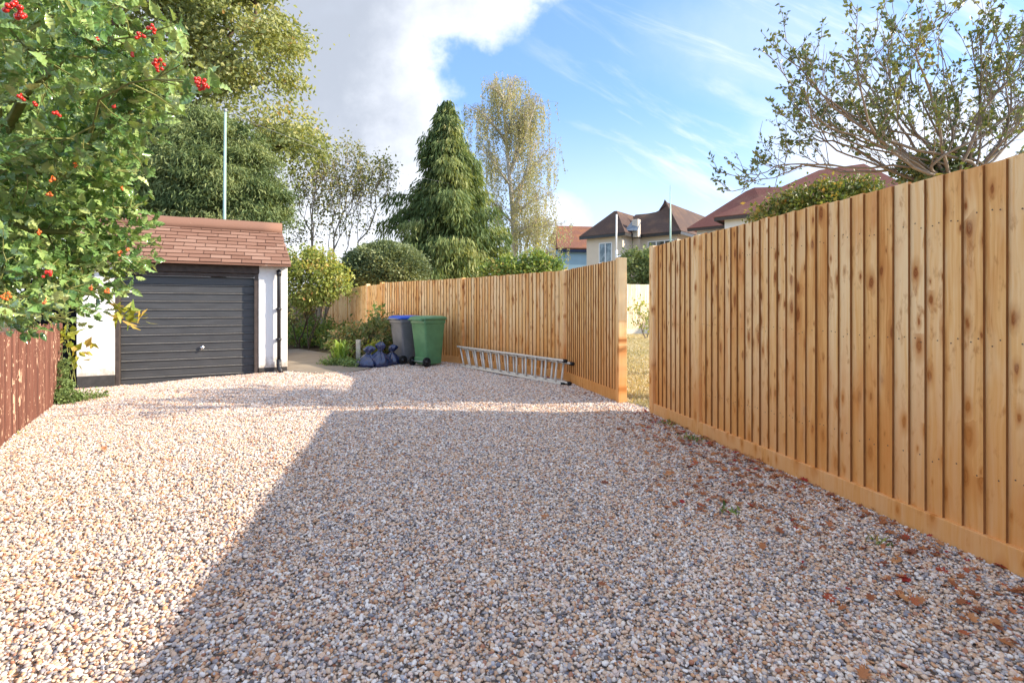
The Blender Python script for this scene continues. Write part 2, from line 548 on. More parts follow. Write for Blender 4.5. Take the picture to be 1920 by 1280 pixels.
M['mast'] = plain('pale_green_mast', (0.36, 0.52, 0.46), 0.45, 0.5, 0.15, 3, 0.2)
M['matt_black'] = plain('matt_black_shade', (0.009, 0.009, 0.010), 0.95, 0.05, 0.3, 8)  # near-black colour stands in for the shade in the gap by the garage
M['grey_metal'] = plain('grey_steel', (0.30, 0.31, 0.33), 0.5, 0.5, 0.15, 3, 0.3)
M['bin_green'] = plain('green_plastic', (0.095, 0.235, 0.105), 0.38, 0.5, 0.2, 5.0, 0, 0.2, 60)
M['bin_grey'] = plain('grey_plastic', (0.16, 0.16, 0.17), 0.36, 0.5, 0.2, 5.0, 0, 0.2, 60)
M['bin_blue'] = plain('blue_plastic', (0.012, 0.085, 0.48), 0.36, 0.5, 0.12, 3, 0, 0.1, 120)
M['rubber'] = plain('black_rubber', (0.014, 0.014, 0.015), 0.7, 0.3, 0.2, 12)
M['bark'] = plain('grey_brown_bark', (0.115, 0.085, 0.062), 0.85, 0.2, 0.3, 7, 0, 0.7, 25)
M['bark_pale'] = plain('birch_bark', (0.50, 0.46, 0.41), 0.75, 0.2, 0.30, 5, 0, 0.5, 20)
M['bark_grey'] = plain('pale_grey_bark', (0.20, 0.165, 0.135), 0.85, 0.2, 0.25, 9, 0, 0.5, 30)
M['bark_pale_grey'] = plain('light_grey_bark', (0.30, 0.25, 0.20), 0.85, 0.2, 0.25, 9, 0, 0.5, 30)
M['twig_green'] = plain('green_twig', (0.19, 0.20, 0.06), 0.6, 0.3, 0.25, 20)
M['cream'] = plain('cream_render', (0.66, 0.57, 0.46), 0.85, 0.2, 0.05, 2)
M['blue_wall'] = plain('pale_blue_render', (0.28, 0.43, 0.53), 0.8, 0.2, 0.05, 1.5)
M['navy'] = plain('navy_paint', (0.02, 0.035, 0.075), 0.5, 0.4, 0.1, 3)
M['upvc'] = plain('white_window_frame', (0.80, 0.80, 0.80), 0.4, 0.4, 0.02, 3)
M['lead'] = plain('blue_grey_lead', (0.14, 0.18, 0.23), 0.55, 0.4, 0.2, 6)
M['bag'] = plain('navy_bag_plastic', (0.016, 0.027, 0.085), 0.24, 0.8, 0.5, 14, 0, 1.0, 22)
M['offwhite'] = plain('weathered_pale_post', (0.58, 0.52, 0.44), 0.75, 0.25, 0.15, 14)

def glass_mat():
    m, t = new_mat('window_glass')
    co = t.n('ShaderNodeTexCoord').outputs['Object']
    c = t.mix(t.smooth(t.noise(co, 2.3, 3), 0.40, 0.62), (0.03, 0.04, 0.045), (0.20, 0.23, 0.24))
    finish(t, c, 0.06, 0.8)
    return m
M['glass'] = glass_mat()

def tile_roof(name, a, b, lichen, rows=8.0):
    m, t = new_mat(name)
    co = t.n('ShaderNodeTexCoord').outputs['Object']
    x, y, z = t.sep(co)
    br = t.n('ShaderNodeTexBrick')
    t.put(br.inputs['Vector'], t.comb(t.math('ADD', x, t.math('MULTIPLY', y, 1.0)), t.math('MULTIPLY', z, 1.0), 0.0))
    br.inputs['Scale'].default_value = rows
    br.inputs['Mortar Size'].default_value = 0.03
    br.inputs['Color1'].default_value = (*a, 1)
    br.inputs['Color2'].default_value = (*b, 1)
    br.inputs['Mortar'].default_value = (a[0] * 0.45, a[1] * 0.45, a[2] * 0.45, 1)
    n1 = t.noise(co, 1.1, 5, 0.65)
    c = t.mix(t.math('MULTIPLY', t.smooth(n1, 0.45, 0.75), 0.7), br.outputs['Color'], lichen)
    c = t.mix(t.math('MULTIPLY', t.noise(co, 9, 4), 0.35), c, tuple(q * 0.5 for q in a))
    finish(t, c, 0.8, 0.2, br.outputs['Fac'], -0.4, 0.02)
    return m
M['roof_brown'] = tile_roof('brown_roof_tiles', (0.095, 0.060, 0.050), (0.125, 0.078, 0.062), (0.19, 0.11, 0.065))
M['roof_red'] = tile_roof('red_roof_tiles', (0.24, 0.092, 0.072), (0.29, 0.115, 0.09), (0.28, 0.15, 0.10))
M['roof_orange'] = tile_roof('orange_roof_tiles', (0.25, 0.11, 0.075), (0.30, 0.145, 0.10), (0.42, 0.18, 0.06))

def shingle_mat():
    m, t = new_mat('brown_felt_shingle')
    co = t.n('ShaderNodeTexCoord').outputs['Object']
    rn = t.attr('rnd')
    gr = t.noise(co, 160, 3, 0.7)
    c = t.ramp(rn, [(0.0, (0.205, 0.112, 0.078)), (0.5, (0.262, 0.150, 0.106)), (1.0, (0.325, 0.202, 0.150))])
    c = t.mix(t.math('MULTIPLY', gr, 0.4), c, (0.17, 0.08, 0.06))
    pale = t.smooth(t.noise(co, 5.5, 5, 0.7), 0.66, 0.74)
    c = t.mix(t.math('MULTIPLY', pale, 0.5), c, (0.50, 0.40, 0.33))
    finish(t, c, 0.9, 0.15, gr, 0.3, 0.004)
    return m
M['shingle'] = shingle_mat()

def door_mat():
    m, t = new_mat('worn_black_door_paint')
    co = t.n('ShaderNodeTexCoord').outputs['Object']
    x, y, z = t.sep(co)
    n1 = t.noise(t.comb(t.math('MULTIPLY', x, 1.2), y, t.math('MULTIPLY', z, 7.0)), 2.0, 5, 0.65)
    c = t.mix(n1, (0.030, 0.032, 0.036), (0.082, 0.085, 0.090))
    sp = t.smooth(t.noise(co, 38, 3, 0.7), 0.70, 0.76)
    c = t.mix(t.math('MULTIPLY', sp, 0.6), c, (0.30, 0.29, 0.27))
    finish(t, c, t.math('ADD', t.math('MULTIPLY', n1, 0.25), 0.30), 0.5, t.noise(co, 30, 4), 0.1, 0.003)
    return m
M['door'] = door_mat()

M['ledge'] = plain('dusty_door_ledge', (0.17, 0.165, 0.155), 0.8, 0.2, 0.35, 30)

def concrete_mat():
    m, t = new_mat('old_concrete')
    co = t.n('ShaderNodeTexCoord').outputs['Object']
    n1 = t.noise(co, 1.6, 6, 0.65)
    c = t.mix(n1, (0.15, 0.125, 0.10), (0.31, 0.265, 0.21))
    c = t.mix(t.math('MULTIPLY', t.smooth(t.noise(co, 7, 4, 0.7), 0.58, 0.72), 0.5), c, (0.14, 0.13, 0.07))
    finish(t, c, 0.9, 0.15, t.noise(co, 60, 5, 0.7), 0.4, 0.006)
    return m
M['concrete'] = concrete_mat()

def soil_mat():
    m, t = new_mat('soil_and_grit')
    co = t.n('ShaderNodeTexCoord').outputs['Object']
    n1 = t.noise(co, 2.2, 6, 0.7)
    c = t.ramp(n1, [(0.3, (0.07, 0.05, 0.032)), (0.6, (0.15, 0.11, 0.07)), (0.8, (0.11, 0.12, 0.05))])
    finish(t, c, 0.95, 0.1, t.noise(co, 40, 5, 0.7), 0.6, 0.02)
    return m
M['soil'] = soil_mat()

def lawn_mat():
    m, t = new_mat('dry_mown_lawn')
    co = t.n('ShaderNodeTexCoord').outputs['Object']
    n1 = t.noise(co, 0.9, 5, 0.65)
    n2 = t.noise(co, 25, 4, 0.7)
    c = t.ramp(t.math('ADD', t.math('MULTIPLY', n1, 0.7), t.math('MULTIPLY', n2, 0.3)), [(0.30, (0.24, 0.23, 0.11)), (0.46, (0.44, 0.38, 0.22)), (0.66, (0.58, 0.49, 0.33))])
    finish(t, c, 0.95, 0.1, n2, 0.7, 0.02)
    return m
M['lawn'] = lawn_mat()

PEB = [(0.0, (0.78, 0.68, 0.58)), (0.12, (0.66, 0.47, 0.32)), (0.27, (0.50, 0.43, 0.40)), (0.37, (0.84, 0.78, 0.72)), (0.47, (0.58, 0.29, 0.13)),
       (0.57, (0.29, 0.275, 0.29)), (0.66, (0.68, 0.46, 0.31)), (0.77, (0.16, 0.17, 0.22)), (0.815, (0.38, 0.14, 0.07)), (0.855, (0.74, 0.57, 0.48)), (0.925, (0.44, 0.44, 0.48)), (0.965, (0.06, 0.058, 0.07))]
def pebble_mat():
    m, t = new_mat('pebble')
    rn = t.n('ShaderNodeObjectInfo').outputs['Random']
    co = t.n('ShaderNodeTexCoord').outputs['Object']
    pos = t.n('ShaderNodeNewGeometry').outputs['Position']
    c = t.ramp(rn, PEB, 'CONSTANT')
    h = t.math('FRACT', t.math('MULTIPLY', rn, 137.31))
    c = t.mix(t.math('MULTIPLY', h, 0.22), c, t.mix(t.math('FRACT', t.math('MULTIPLY', rn, 731.7)), (0.36, 0.27, 0.22), (0.78, 0.70, 0.62)))
    c = t.mix(t.math('MULTIPLY', t.noise(co, 1.3, 3), 0.22), c, (0.40, 0.31, 0.25))
    # earthy fines: patches of brown grime where the gravel is thin or trodden
    grime = t.smooth(t.noise(pos, 0.9, 6, 0.68), 0.50, 0.76)
    c = t.mix(t.math('MULTIPLY', grime, 0.38), c, t.mix(1.0, c, (0.62, 0.47, 0.37), 'MULTIPLY'))
    finish(t, c, 0.6, 0.35)
    return m
M['pebble'] = pebble_mat()

def gravel_base_mat():
    m, t = new_mat('gravel_base')
    co = t.n('ShaderNodeTexCoord').outputs['Object']
    vo = t.n('ShaderNodeTexVoronoi')
    t.put(vo.inputs['Vector'], co)
    vo.inputs['Scale'].default_value = 62
    c = t.ramp(t.sep(vo.outputs['Color'])[0], [(p, tuple(q * 0.8 for q in k)) for p, k in PEB], 'CONSTANT')
    c = t.mix(t.smooth(vo.outputs['Distance'], 0.3, 0.7), c, (0.12, 0.09, 0.07))
    finish(t, c, 0.8, 0.2, vo.outputs['Distance'], -0.8, 0.012)
    return m
M['gravel_base'] = gravel_base_mat()

M['holly'] = leaf_mat('holly_leaf', [(0.0, (0.058, 0.150, 0.048)), (0.30, (0.155, 0.285, 0.085)), (0.65, (0.33, 0.46, 0.155)), (0.93, (0.52, 0.58, 0.25)), (1.0, (0.64, 0.49, 0.18))], 0.15, 0.95, 0.18)
M['berry'] = plain('red_berry', (0.55, 0.022, 0.010), 0.22, 0.6, 0.3, 60, 0, 0.0)
M['berry_orange'] = plain('orange_berry', (0.66, 0.13, 0.015), 0.25, 0.6, 0.25, 60, 0, 0.0)
M['oak'] = leaf_mat('oak_leaf', [(0.0, (0.145, 0.19, 0.075)), (0.45, (0.275, 0.32, 0.125)), (0.8, (0.40, 0.42, 0.18)), (0.95, (0.48, 0.43, 0.19)), (1.0, (0.52, 0.32, 0.12))], 0.5, 0.35, 0.42)
M['cypress'] = leaf_mat('cypress_leaf', [(0.0, (0.060, 0.110, 0.046)), (0.5, (0.185, 0.245, 0.098)), (1.0, (0.37, 0.41, 0.18))], 0.65, 0.2, 0.28)
M['conifer'] = leaf_mat('conifer_leaf', [(0.0, (0.045, 0.090, 0.038)), (0.45, (0.14, 0.20, 0.072)), (0.8, (0.30, 0.34, 0.13)), (1.0, (0.52, 0.52, 0.25))], 0.65, 0.2, 0.3)
M['birch'] = leaf_mat('birch_leaf', [(0.0, (0.21, 0.24, 0.13)), (0.5, (0.38, 0.39, 0.22)), (0.85, (0.50, 0.46, 0.28)), (1.0, (0.56, 0.42, 0.29))], 0.5, 0.35, 0.45)
M['sparse'] = leaf_mat('sparse_leaf', [(0.0, (0.106, 0.146, 0.056)), (0.5, (0.234, 0.258, 0.094)), (1.0, (0.447, 0.381, 0.157))], 0.5, 0.35, 0.3)
M['dome'] = leaf_mat('dome_shrub_leaf', [(0.0, (0.085, 0.125, 0.06)), (0.5, (0.20, 0.25, 0.115)), (1.0, (0.42, 0.46, 0.26))], 0.5, 0.35, 0.2)
M['yellow_shrub'] = leaf_mat('yellowing_leaf', [(0.0, (0.13, 0.20, 0.055)), (0.45, (0.31, 0.38, 0.10)), (0.8, (0.48, 0.48, 0.15)), (0.95, (0.54, 0.36, 0.14)), (1.0, (0.52, 0.22, 0.09))], 0.5, 0.35, 0.4)
M['right_tree'] = leaf_mat('evergreen_leaf', [(0.0, (0.050, 0.088, 0.035)), (0.6, (0.142, 0.185, 0.062)), (1.0, (0.317, 0.298, 0.097))], 0.4, 0.45, 0.25)
M['hedge'] = leaf_mat('hedge_leaf', [(0.0, (0.06, 0.10, 0.028)), (0.5, (0.14, 0.19, 0.05)), (0.8, (0.30, 0.27, 0.08)), (1.0, (0.46, 0.24, 0.09))], 0.5, 0.35, 0.3)
M['garden'] = leaf_mat('garden_leaf', [(0.0, (0.080, 0.150, 0.050)), (0.55, (0.19, 0.29, 0.075)), (0.85, (0.38, 0.42, 0.12)), (1.0, (0.55, 0.36, 0.17))], 0.5, 0.35, 0.35)
M['dull_shrub'] = leaf_mat('rusty_shrub_leaf', [(0.0, (0.07, 0.11, 0.045)), (0.5, (0.17, 0.22, 0.075)), (0.75, (0.36, 0.28, 0.13)), (1.0, (0.52, 0.30, 0.20))], 0.5, 0.35, 0.3)
M['strap'] = leaf_mat('strap_leaf', [(0.0, (0.120, 0.240, 0.038)), (1.0, (0.390, 0.510, 0.090))], 0.4, 0.4, 0.3)
M['lime'] = leaf_mat('lime_leaf', [(0.0, (0.16, 0.24, 0.03)), (0.6, (0.36, 0.38, 0.05)), (1.0, (0.60, 0.36, 0.12))], 0.4, 0.4, 0.4)
M['ivy'] = leaf_mat('small_ivy_leaf', [(0.0, (0.088, 0.150, 0.044)), (1.0, (0.250, 0.338, 0.112))], 0.5, 0.35, 0.25)
M['dead_leaf'] = leaf_mat('fallen_leaf', [(0.0, (0.20, 0.06, 0.03)), (0.4, (0.36, 0.13, 0.05)), (0.75, (0.48, 0.22, 0.09)), (0.95, (0.32, 0.03, 0.02)), (1.0, (0.30, 0.02, 0.02))], 0.6, 0.3, 0.15)
M['grass'] = leaf_mat('grass_blade', [(0.0, (0.28, 0.27, 0.13)), (0.5, (0.48, 0.41, 0.26)), (1.0, (0.62, 0.53, 0.36))], 0.6, 0.25, 0.3)


# ------------------------------------------------------------------ the ground
P = [(1.45, 6.70), (0.93, 8.90), (-1.09, 11.40), (-3.40, 13.44), (-4.05, 14.40), (-8.60, 23.40)]     # fence corners of the west run
FE = (1.68, 6.12)                                                                                     # end of the drive fence at the gap
FN = (3.50, -3.05)
LF0, LF1 = (-1.55, 0.14), (-6.60, 7.48)                                                               # brown paling fence

def inside(poly, x, y):
    c = False
    n = len(poly)
    for i in range(n):
        x1, y1 = poly[i]; x2, y2 = poly[(i + 1) % n]
        if (y1 > y) != (y2 > y) and x < (x2 - x1) * (y - y1) / (y2 - y1) + x1: c = not c
    return c

mb = MB()
xs = [-400, -60, -20] + [-10 + 0.5 * i for i in range(25)] + [3, 6, 20, 60, 400]
ysl = [-200, -30, -5] + [0.5 * i for i in range(0, 33)] + [18, 22, 30, 60, 150, 600]
vs = [(x, y, g(x, y) - 0.03) for y in ysl for x in xs]
nx = len(xs)
mb.add(vs, [(j * nx + i, j * nx + i + 1, (j + 1) * nx + i + 1, (j + 1) * nx + i) for j in range(len(ysl) - 1) for i in range(nx - 1)], 0.5, True)
tag(mb.build('ground', M['soil']), 'bare brown soil under the gardens and the planting bed', 'ground', kind='structure')

def lawn_edge(y):
    pts = [(FN[0] + 0.05, -10), (FN[0] + 0.05, FN[1]), (FE[0] + 0.03, FE[1])] + [(p[0] + 0.03, p[1]) for p in P]
    for (x0, y0), (x1, y1) in zip(pts, pts[1:]):
        if y0 <= y <= y1: return x0 + (x1 - x0) * (y - y0) / (y1 - y0)
    return pts[-1][0]
def lawn_z(y): return 0.006 + 0.0135 * min(max(y - 7, 0), 22)
mb = MB()
rows = [-8, -4, -2, 0, 2, 4, 5, 6, 6.12, 6.4, 6.7] + [7 + 0.5 * i for i in range(60)] + [40, 50]
st = [0, .15, .3, .5, .8, 1.2, 2, 3, 5, 8, 12, 20, 40]
vs = [(lawn_edge(y) + s, y, lawn_z(y)) for y in rows for s in st]
k = len(st)
mb.add(vs, [(j * k + i, j * k + i + 1, (j + 1) * k + i + 1, (j + 1) * k + i) for j in range(len(rows) - 1) for i in range(k - 1)], 0.5, True)
tag(mb.build('lawn', M['lawn']), 'dry straw coloured lawn behind the new timber fences', 'lawn', kind='structure')

# concrete path between garage and bed
path_poly = [(-4.42, 10.05), gp(600, 702), gp(655, 699), gp(697, 691.5), gp(662, 686.5), gp(628, 683), gp(618, 664), gp(560, 655), (-6.75, 14.9)]
mb = MB()
mb.prism(path_poly, -0.05, 0.022)
tag(mb.build('path', M['concrete'], bevel=0.01), 'worn concrete path running past the garage towards the back', 'path', kind='structure')

# gravel drive: base sheet plus real pebbles
drive_poly = [(-1.4, -0.2), (LF0[0], LF0[1]), (-3.25, 2.62), (-4.64, 4.63), (-6.60, 7.45), (-8.3, 9.2), (-7.30, 8.62), (-4.36, 10.06), gp(600, 700.5), gp(655, 697.5),
              gp(697, 690), (-2.55, 11.2), (-2.6, 12.4), (-1.6, 11.9), (-1.05, 11.42), (0.97, 8.92), (1.5, 6.72), (1.85, 6.6), (1.72, 6.12), (2.95, 0.0), (3.0, -0.2)]
CELL = 0.10
cells, vid, vv = [], {}, []
def vtx(i, j):
    if (i, j) not in vid:
        x, y = -8.5 + i * CELL, -0.2 + j * CELL
        vid[(i, j)] = len(vv)
        vv.append((x, y, g(x, y) + 0.010 * math.sin(x * 2.3 + 1) * math.sin(y * 1.7) + 0.006 * math.sin(x * 5.1 + y * 1.3)))
    return vid[(i, j)]
for j in range(130):
    for i in range(118):
        cx, cy = -8.5 + (i + .5) * CELL, -0.2 + (j + .5) * CELL
        if inside(drive_poly, cx, cy):
            cells.append((vtx(i, j), vtx(i + 1, j), vtx(i + 1, j + 1), vtx(i, j + 1)))
me = bpy.data.meshes.new('gravel')
me.from_pydata(vv, [], cells)
den = me.attributes.new('density', 'FLOAT', 'POINT')
den.data.foreach_set('value', [9600.0 if p[1] < 3.6 else (8200.0 if p[1] < 6 else 5600.0) for p in vv])
psz = me.attributes.new('psize', 'FLOAT', 'POINT')
psz.data.foreach_set('value', [0.0074 if p[1] < 3.6 else (0.0079 if p[1] < 6 else 0.0096) for p in vv])
me.update()
gravel = tag(link('gravel', me, M['gravel_base']), 'loose multicoloured pebbles covering the drive', 'gravel', kind='stuff')

gn = bpy.data.node_groups.new('pebbles', 'GeometryNodeTree')
gn.interface.new_socket('Geometry', in_out='INPUT', socket_type='NodeSocketGeometry')
gn.interface.new_socket('Geometry', in_out='OUTPUT', socket_type='NodeSocketGeometry')
def G(t, **kw):
    n = gn.nodes.new(t)
    for k, v in kw.items(): setattr(n, k, v)
    return n
L = gn.links.new
gi, go = G('NodeGroupInput'), G('NodeGroupOutput')
dist = G('GeometryNodeDistributePointsOnFaces', distribute_method='RANDOM')
na = G('GeometryNodeInputNamedAttribute', data_type='FLOAT'); na.inputs['Name'].default_value = 'density'
L(gi.outputs[0], dist.inputs['Mesh'])
L(na.outputs['Attribute'], dist.inputs['Density'])
sp = G('GeometryNodeSetPosition')
L(dist.outputs['Points'], sp.inputs['Geometry'])
rz = G('FunctionNodeRandomValue', data_type='FLOAT_VECTOR')
rz.inputs[0].default_value = (0, 0, -0.004); rz.inputs[1].default_value = (0, 0, 0.011); rz.inputs['Seed'].default_value = 5
L(rz.outputs[0], sp.inputs['Offset'])
kinds = G('GeometryNodeGeometryToInstance')
for q, (sx, sy, sz, off) in enumerate([(1.0, 0.85, 0.62, 0.0), (1.3, 0.8, 0.5, 7.0), (0.9, 0.95, 0.7, 13.0), (1.15, 0.72, 0.66, 21.0)]):
    ico = G('GeometryNodeMeshIcoSphere'); ico.inputs['Radius'].default_value = 1.0; ico.inputs['Subdivisions'].default_value = 3 if q < 2 else 2
    nzt = G('ShaderNodeTexNoise', noise_dimensions='4D'); nzt.inputs['W'].default_value = off; nzt.inputs['Scale'].default_value = 1.1; nzt.inputs['Detail'].default_value = 1
    sub = G('ShaderNodeVectorMath', operation='SUBTRACT'); L(nzt.outputs['Color'], sub.inputs[0]); sub.inputs[1].default_value = (.5, .5, .5)
    scl = G('ShaderNodeVectorMath', operation='SCALE'); L(sub.outputs[0], scl.inputs[0]); scl.inputs['Scale'].default_value = 0.8
    st1 = G('GeometryNodeSetPosition'); L(ico.outputs['Mesh'], st1.inputs['Geometry']); L(scl.outputs[0], st1.inputs['Offset'])
    tr = G('GeometryNodeTransform'); L(st1.outputs[0], tr.inputs['Geometry']); tr.inputs['Scale'].default_value = (sx, sy, sz)
    ss = G('GeometryNodeSetShadeSmooth'); L(tr.outputs[0], ss.inputs[0])
    sm = G('GeometryNodeSetMaterial'); L(ss.outputs[0], sm.inputs[0]); sm.inputs['Material'].default_value = M['pebble']
    L(sm.outputs[0], kinds.inputs[0])
iop = G('GeometryNodeInstanceOnPoints')
L(sp.outputs[0], iop.inputs['Points'])
L(kinds.outputs[0], iop.inputs['Instance'])
iop.inputs['Pick Instance'].default_value = True
rot = G('FunctionNodeRandomValue', data_type='FLOAT_VECTOR')
rot.inputs[0].default_value = (-0.55, -0.55, 0); rot.inputs[1].default_value = (0.55, 0.55, 6.283); rot.inputs['Seed'].default_value = 2
L(rot.outputs[0], iop.inputs['Rotation'])
rsc = G('FunctionNodeRandomValue', data_type='FLOAT')
rsc.inputs[2].default_value = 0.0; rsc.inputs[3].default_value = 1.0; rsc.inputs['Seed'].default_value = 9
pw = G('ShaderNodeMath', operation='POWER'); L(rsc.outputs[1], pw.inputs[0]); pw.inputs[1].default_value = 2.6
ma = G('ShaderNodeMath', operation='MULTIPLY_ADD'); L(pw.outputs[0], ma.inputs[0]); ma.inputs[1].default_value = 0.95; ma.inputs[2].default_value = 0.68
nps = G('GeometryNodeInputNamedAttribute', data_type='FLOAT'); nps.inputs['Name'].default_value = 'psize'
# the size is captured on the points by interpolation
ml = G('ShaderNodeMath', operation='MULTIPLY'); L(ma.outputs[0], ml.inputs[0]); L(nps.outputs['Attribute'], ml.inputs[1])
L(ml.outputs[0], iop.inputs['Scale'])
jn = G('GeometryNodeJoinGeometry')
L(gi.outputs[0], jn.inputs[0])
L(iop.outputs[0], jn.inputs[0])
L(jn.outputs[0], go.inputs[0])
md = gravel.modifiers.new('pebbles', 'NODES')
md.node_group = gn


# ------------------------------------------------------------------ timber fences
def run_frame(p0, p1):
    d = Vector((p1[0] - p0[0], p1[1] - p0[1]))
    return d.length, math.atan2(d.y, d.x)

EDGE = {'new_fence_wood': M['sawn_shade'], 'garden_fence_wood': M['wood_far']}
def feather_panel(parent, origin, p0, p1, z0, z1, side, thick_first=True, cover=0.1, mat=None, name='board_panel', zslope=0.0):
    """overlapping feather-edge boards; side = +1/-1: which side of the run (local y) the faces look to"""
    L_, a = run_frame(p0, p1)
    mb = MB()
    n = max(1, int(round(L_ / cover)))
    c = L_ / n
    for i in range(n):
        x0 = i * c + random.uniform(-.004, .004)
        x1 = x0 + c * 1.18
        if i == n - 1: x1 = L_
        ta, tb = (0.0235, 0.005) if thick_first else (0.005, 0.0235)
        if not thick_first:
            x0, x1 = max(0, i * c - c * 0.18), (i + 1) * c + random.uniform(-.004, .004)
        lean = random.uniform(-.004, .004)
        zt = z1 + zslope * x0 + random.uniform(-.006, .006)
        zb = z0 + random.uniform(0, .006)
        out = random.uniform(0.0, 0.0025)
        ya, yb = side * (ta + out), side * (tb + out)
        vs = [(x0, 0, zb), (x1, 0, zb), (x1, yb, zb), (x0, ya, zb), (x0 + lean, 0, zt), (x1 + lean, 0, zt), (x1 + lean, yb, zt), (x0 + lean, ya, zt)]
        f = [(0, 3, 2, 1), (4, 5, 6, 7), (0, 1, 5, 4), (1, 2, 6, 5), (2, 3, 7, 6), (3, 0, 4, 7)]
        mb.add(vs, f, random.random())
    mm = mat or M['wood']
    if mm is M['wood']:
        nl = MB()
        for i in range(n):
            for zn in (0.43, 1.09, 1.73):
                for fx in ((0.30,) if random.random() < .45 else (0.22, 0.62)):
                    xn = (i + fx) * c; yn = side * (0.0235 - 0.0185 * fx / 1.18 + 0.0045); zz = zn + random.uniform(-.02, .02)
                    nl.add([(xn + 0.0042 * math.cos(w_ * math.pi / 3), yn, zz + 0.0042 * math.sin(w_ * math.pi / 3)) for w_ in range(6)], [tuple(range(6))])
        nl_o = nl.build('nail_heads', M['nail'], parent, (p0[0] - origin[0], p0[1] - origin[1], 0), a)
        nl_o['kind'] = 'stuff'
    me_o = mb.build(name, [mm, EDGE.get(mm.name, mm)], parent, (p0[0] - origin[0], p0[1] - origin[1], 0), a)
    e = 5 if thick_first else 3                              # the rough sawn thick edge of every board, darkened to paint in groove shade
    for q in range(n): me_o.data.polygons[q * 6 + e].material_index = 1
    return me_o

def beam(parent, origin, name, p0, p1, z0, z1, y0, y1, mat, x_in=0.0, bevel=0.004):
    L_, a = run_frame(p0, p1)
    mb = MB()
    mb.box((x_in, y0, z0), (L_ - x_in, y1, z1))
    return mb.build(name, mat, parent, (p0[0] - origin[0], p0[1] - origin[1], 0), a, bevel)

def post(parent, origin, p, ang, z1, w=0.1, name='post', mat=None, d=None, z0=-0.1):
    mb = MB()
    d = d or w
    mb.box((-w / 2, -d / 2, z0), (w / 2, d / 2, z1))
    return mb.build(name, mat or M['wood'], parent, (p[0] - origin[0], p[1] - origin[1], 0), ang, 0.006)

def lerp(a, b, s): return (a[0] + (b[0] - a[0]) * s, a[1] + (b[1] - a[1]) * s)

# near fence along the drive, seen from its board side; local x runs from the near end to the gap
fo = (FE[0], FE[1], 0)
drive_fence = thing('board_fence', fo, 'tall new timber board fence running beside the camera, fallen leaves along its foot', 'fence')
Lr, ar = run_frame(FN, FE)
cuts = [0.0]
pq = (1.87, 5.13)
s1 = (Vector(pq) - Vector(FN)).length
cuts = [0.0, s1 - 6.1, s1 - 3.05, s1, Lr]
for i in range(4):
    a, b = lerp(FN, FE, cuts[i] / Lr), lerp(FN, FE, cuts[i + 1] / Lr)
    la, _ = run_frame(a, b)
    e = 0.045
    a2 = lerp(a, b, (e if i > 0 else 0) / la)
    b2 = lerp(a, b, 1 - e / la)
    if i == 3:
        a2 = lerp(a, b, 0.045 / la); b2 = lerp(a, b, 1 - 0.075 / la)
    feather_panel(drive_fence, fo, a2, b2, 0.115, 1.985, +1, True, 0.098)
    beam(drive_fence, fo, 'gravel_board', a2, b2, -0.05, 0.132, -0.018, 0.040 if i < 3 else 0.033, M['wood'])
    for zr in (0.4, 1.05, 1.7):
        beam(drive_fence, fo, 'rail', a2, b2, zr, zr + 0.08, -0.075, -0.002, M['wood'])
for i in range(1, 4):
    a = lerp(FN, FE, cuts[i] / Lr)
    n_ = Vector((-math.sin(ar), math.cos(ar)))
    q = (a[0] - n_.x * 0.012, a[1] - n_.y * 0.012)
    post(drive_fence, fo, q, ar, 1.985, 0.104)
a = lerp(FN, FE, 1 - 0.045 / Lr)
post(drive_fence, fo, a, ar, 1.99, 0.09)

# west run, five stretches round the bins
fo = (P[0][0], P[0][1], 0)
west = thing('board_fence', fo, 'new timber board fence bending round behind the bins and the ladder', 'fence')
for i in range(5):
    p0, p1 = P[i], P[i + 1]
    L_, a_ = run_frame(p0, p1)
    top = 1.90 if i < 3 else 1.88
    if i == 0:
        q0, q1 = lerp(p0, p1, 0.10 / L_), lerp(p0, p1, 1 - 0.05 / L_)
        feather_panel(west, fo, q0, q1, 0.14, top, +1, True, 0.098)
        beam(west, fo, 'gravel_board', q0, q1, -0.05, 0.157, -0.018, 0.042, M['wood'])
    elif i == 3:
        # plain boarded gate leaf with its own frame edge
        q0, q1 = lerp(p0, p1, 0.06 / L_), lerp(p0, p1, 1 - 0.06 / L_)
        mbx = MB()
        n = 9
        LL, aa = run_frame(q0, q1)
        for kx in range(n):
            mbx.box((kx * LL / n + .002, 0.0, 0.06), ((kx + 1) * LL / n - .002, 0.02, top - 0.02 + random.uniform(-.004, .004)))
        mbx.build('gate', M['wood'], west, (q0[0] - fo[0], q0[1] - fo[1], 0), aa, 0.002)
    else:
        nb = 1 if i < 3 else 3
        for b in range(nb):
            a0, a1 = lerp(p0, p1, b / nb), lerp(p0, p1, (b + 1) / nb)
            Lb, _ = run_frame(a0, a1)
            q0, q1 = lerp(a0, a1, 0.045 / Lb), lerp(a0, a1, 1 - 0.045 / Lb)
            feather_panel(west, fo, q0, q1, 0.14, top, +1, i < 4, 0.100)
            beam(west, fo, 'gravel_board', q0, q1, -0.05, 0.157, -0.018, 0.040, M['wood'])
            if b > 0: post(west, fo, a0, a_, top + 0.01, 0.1)
for i, p in enumerate(P):
    a_ = run_frame(P[max(0, i - 1)], P[min(len(P) - 1, i + 1)])[1] if i else run_frame(P[0], P[1])[1]
    if i == 0:
        post(west, fo, lerp(P[0], P[1], 0.05 / 2.2), a_, 1.915, 0.1, d=0.12)
    else:
        post(west, fo, p, run_frame(P[i - 1], P[i])[1], 1.91, 0.1)
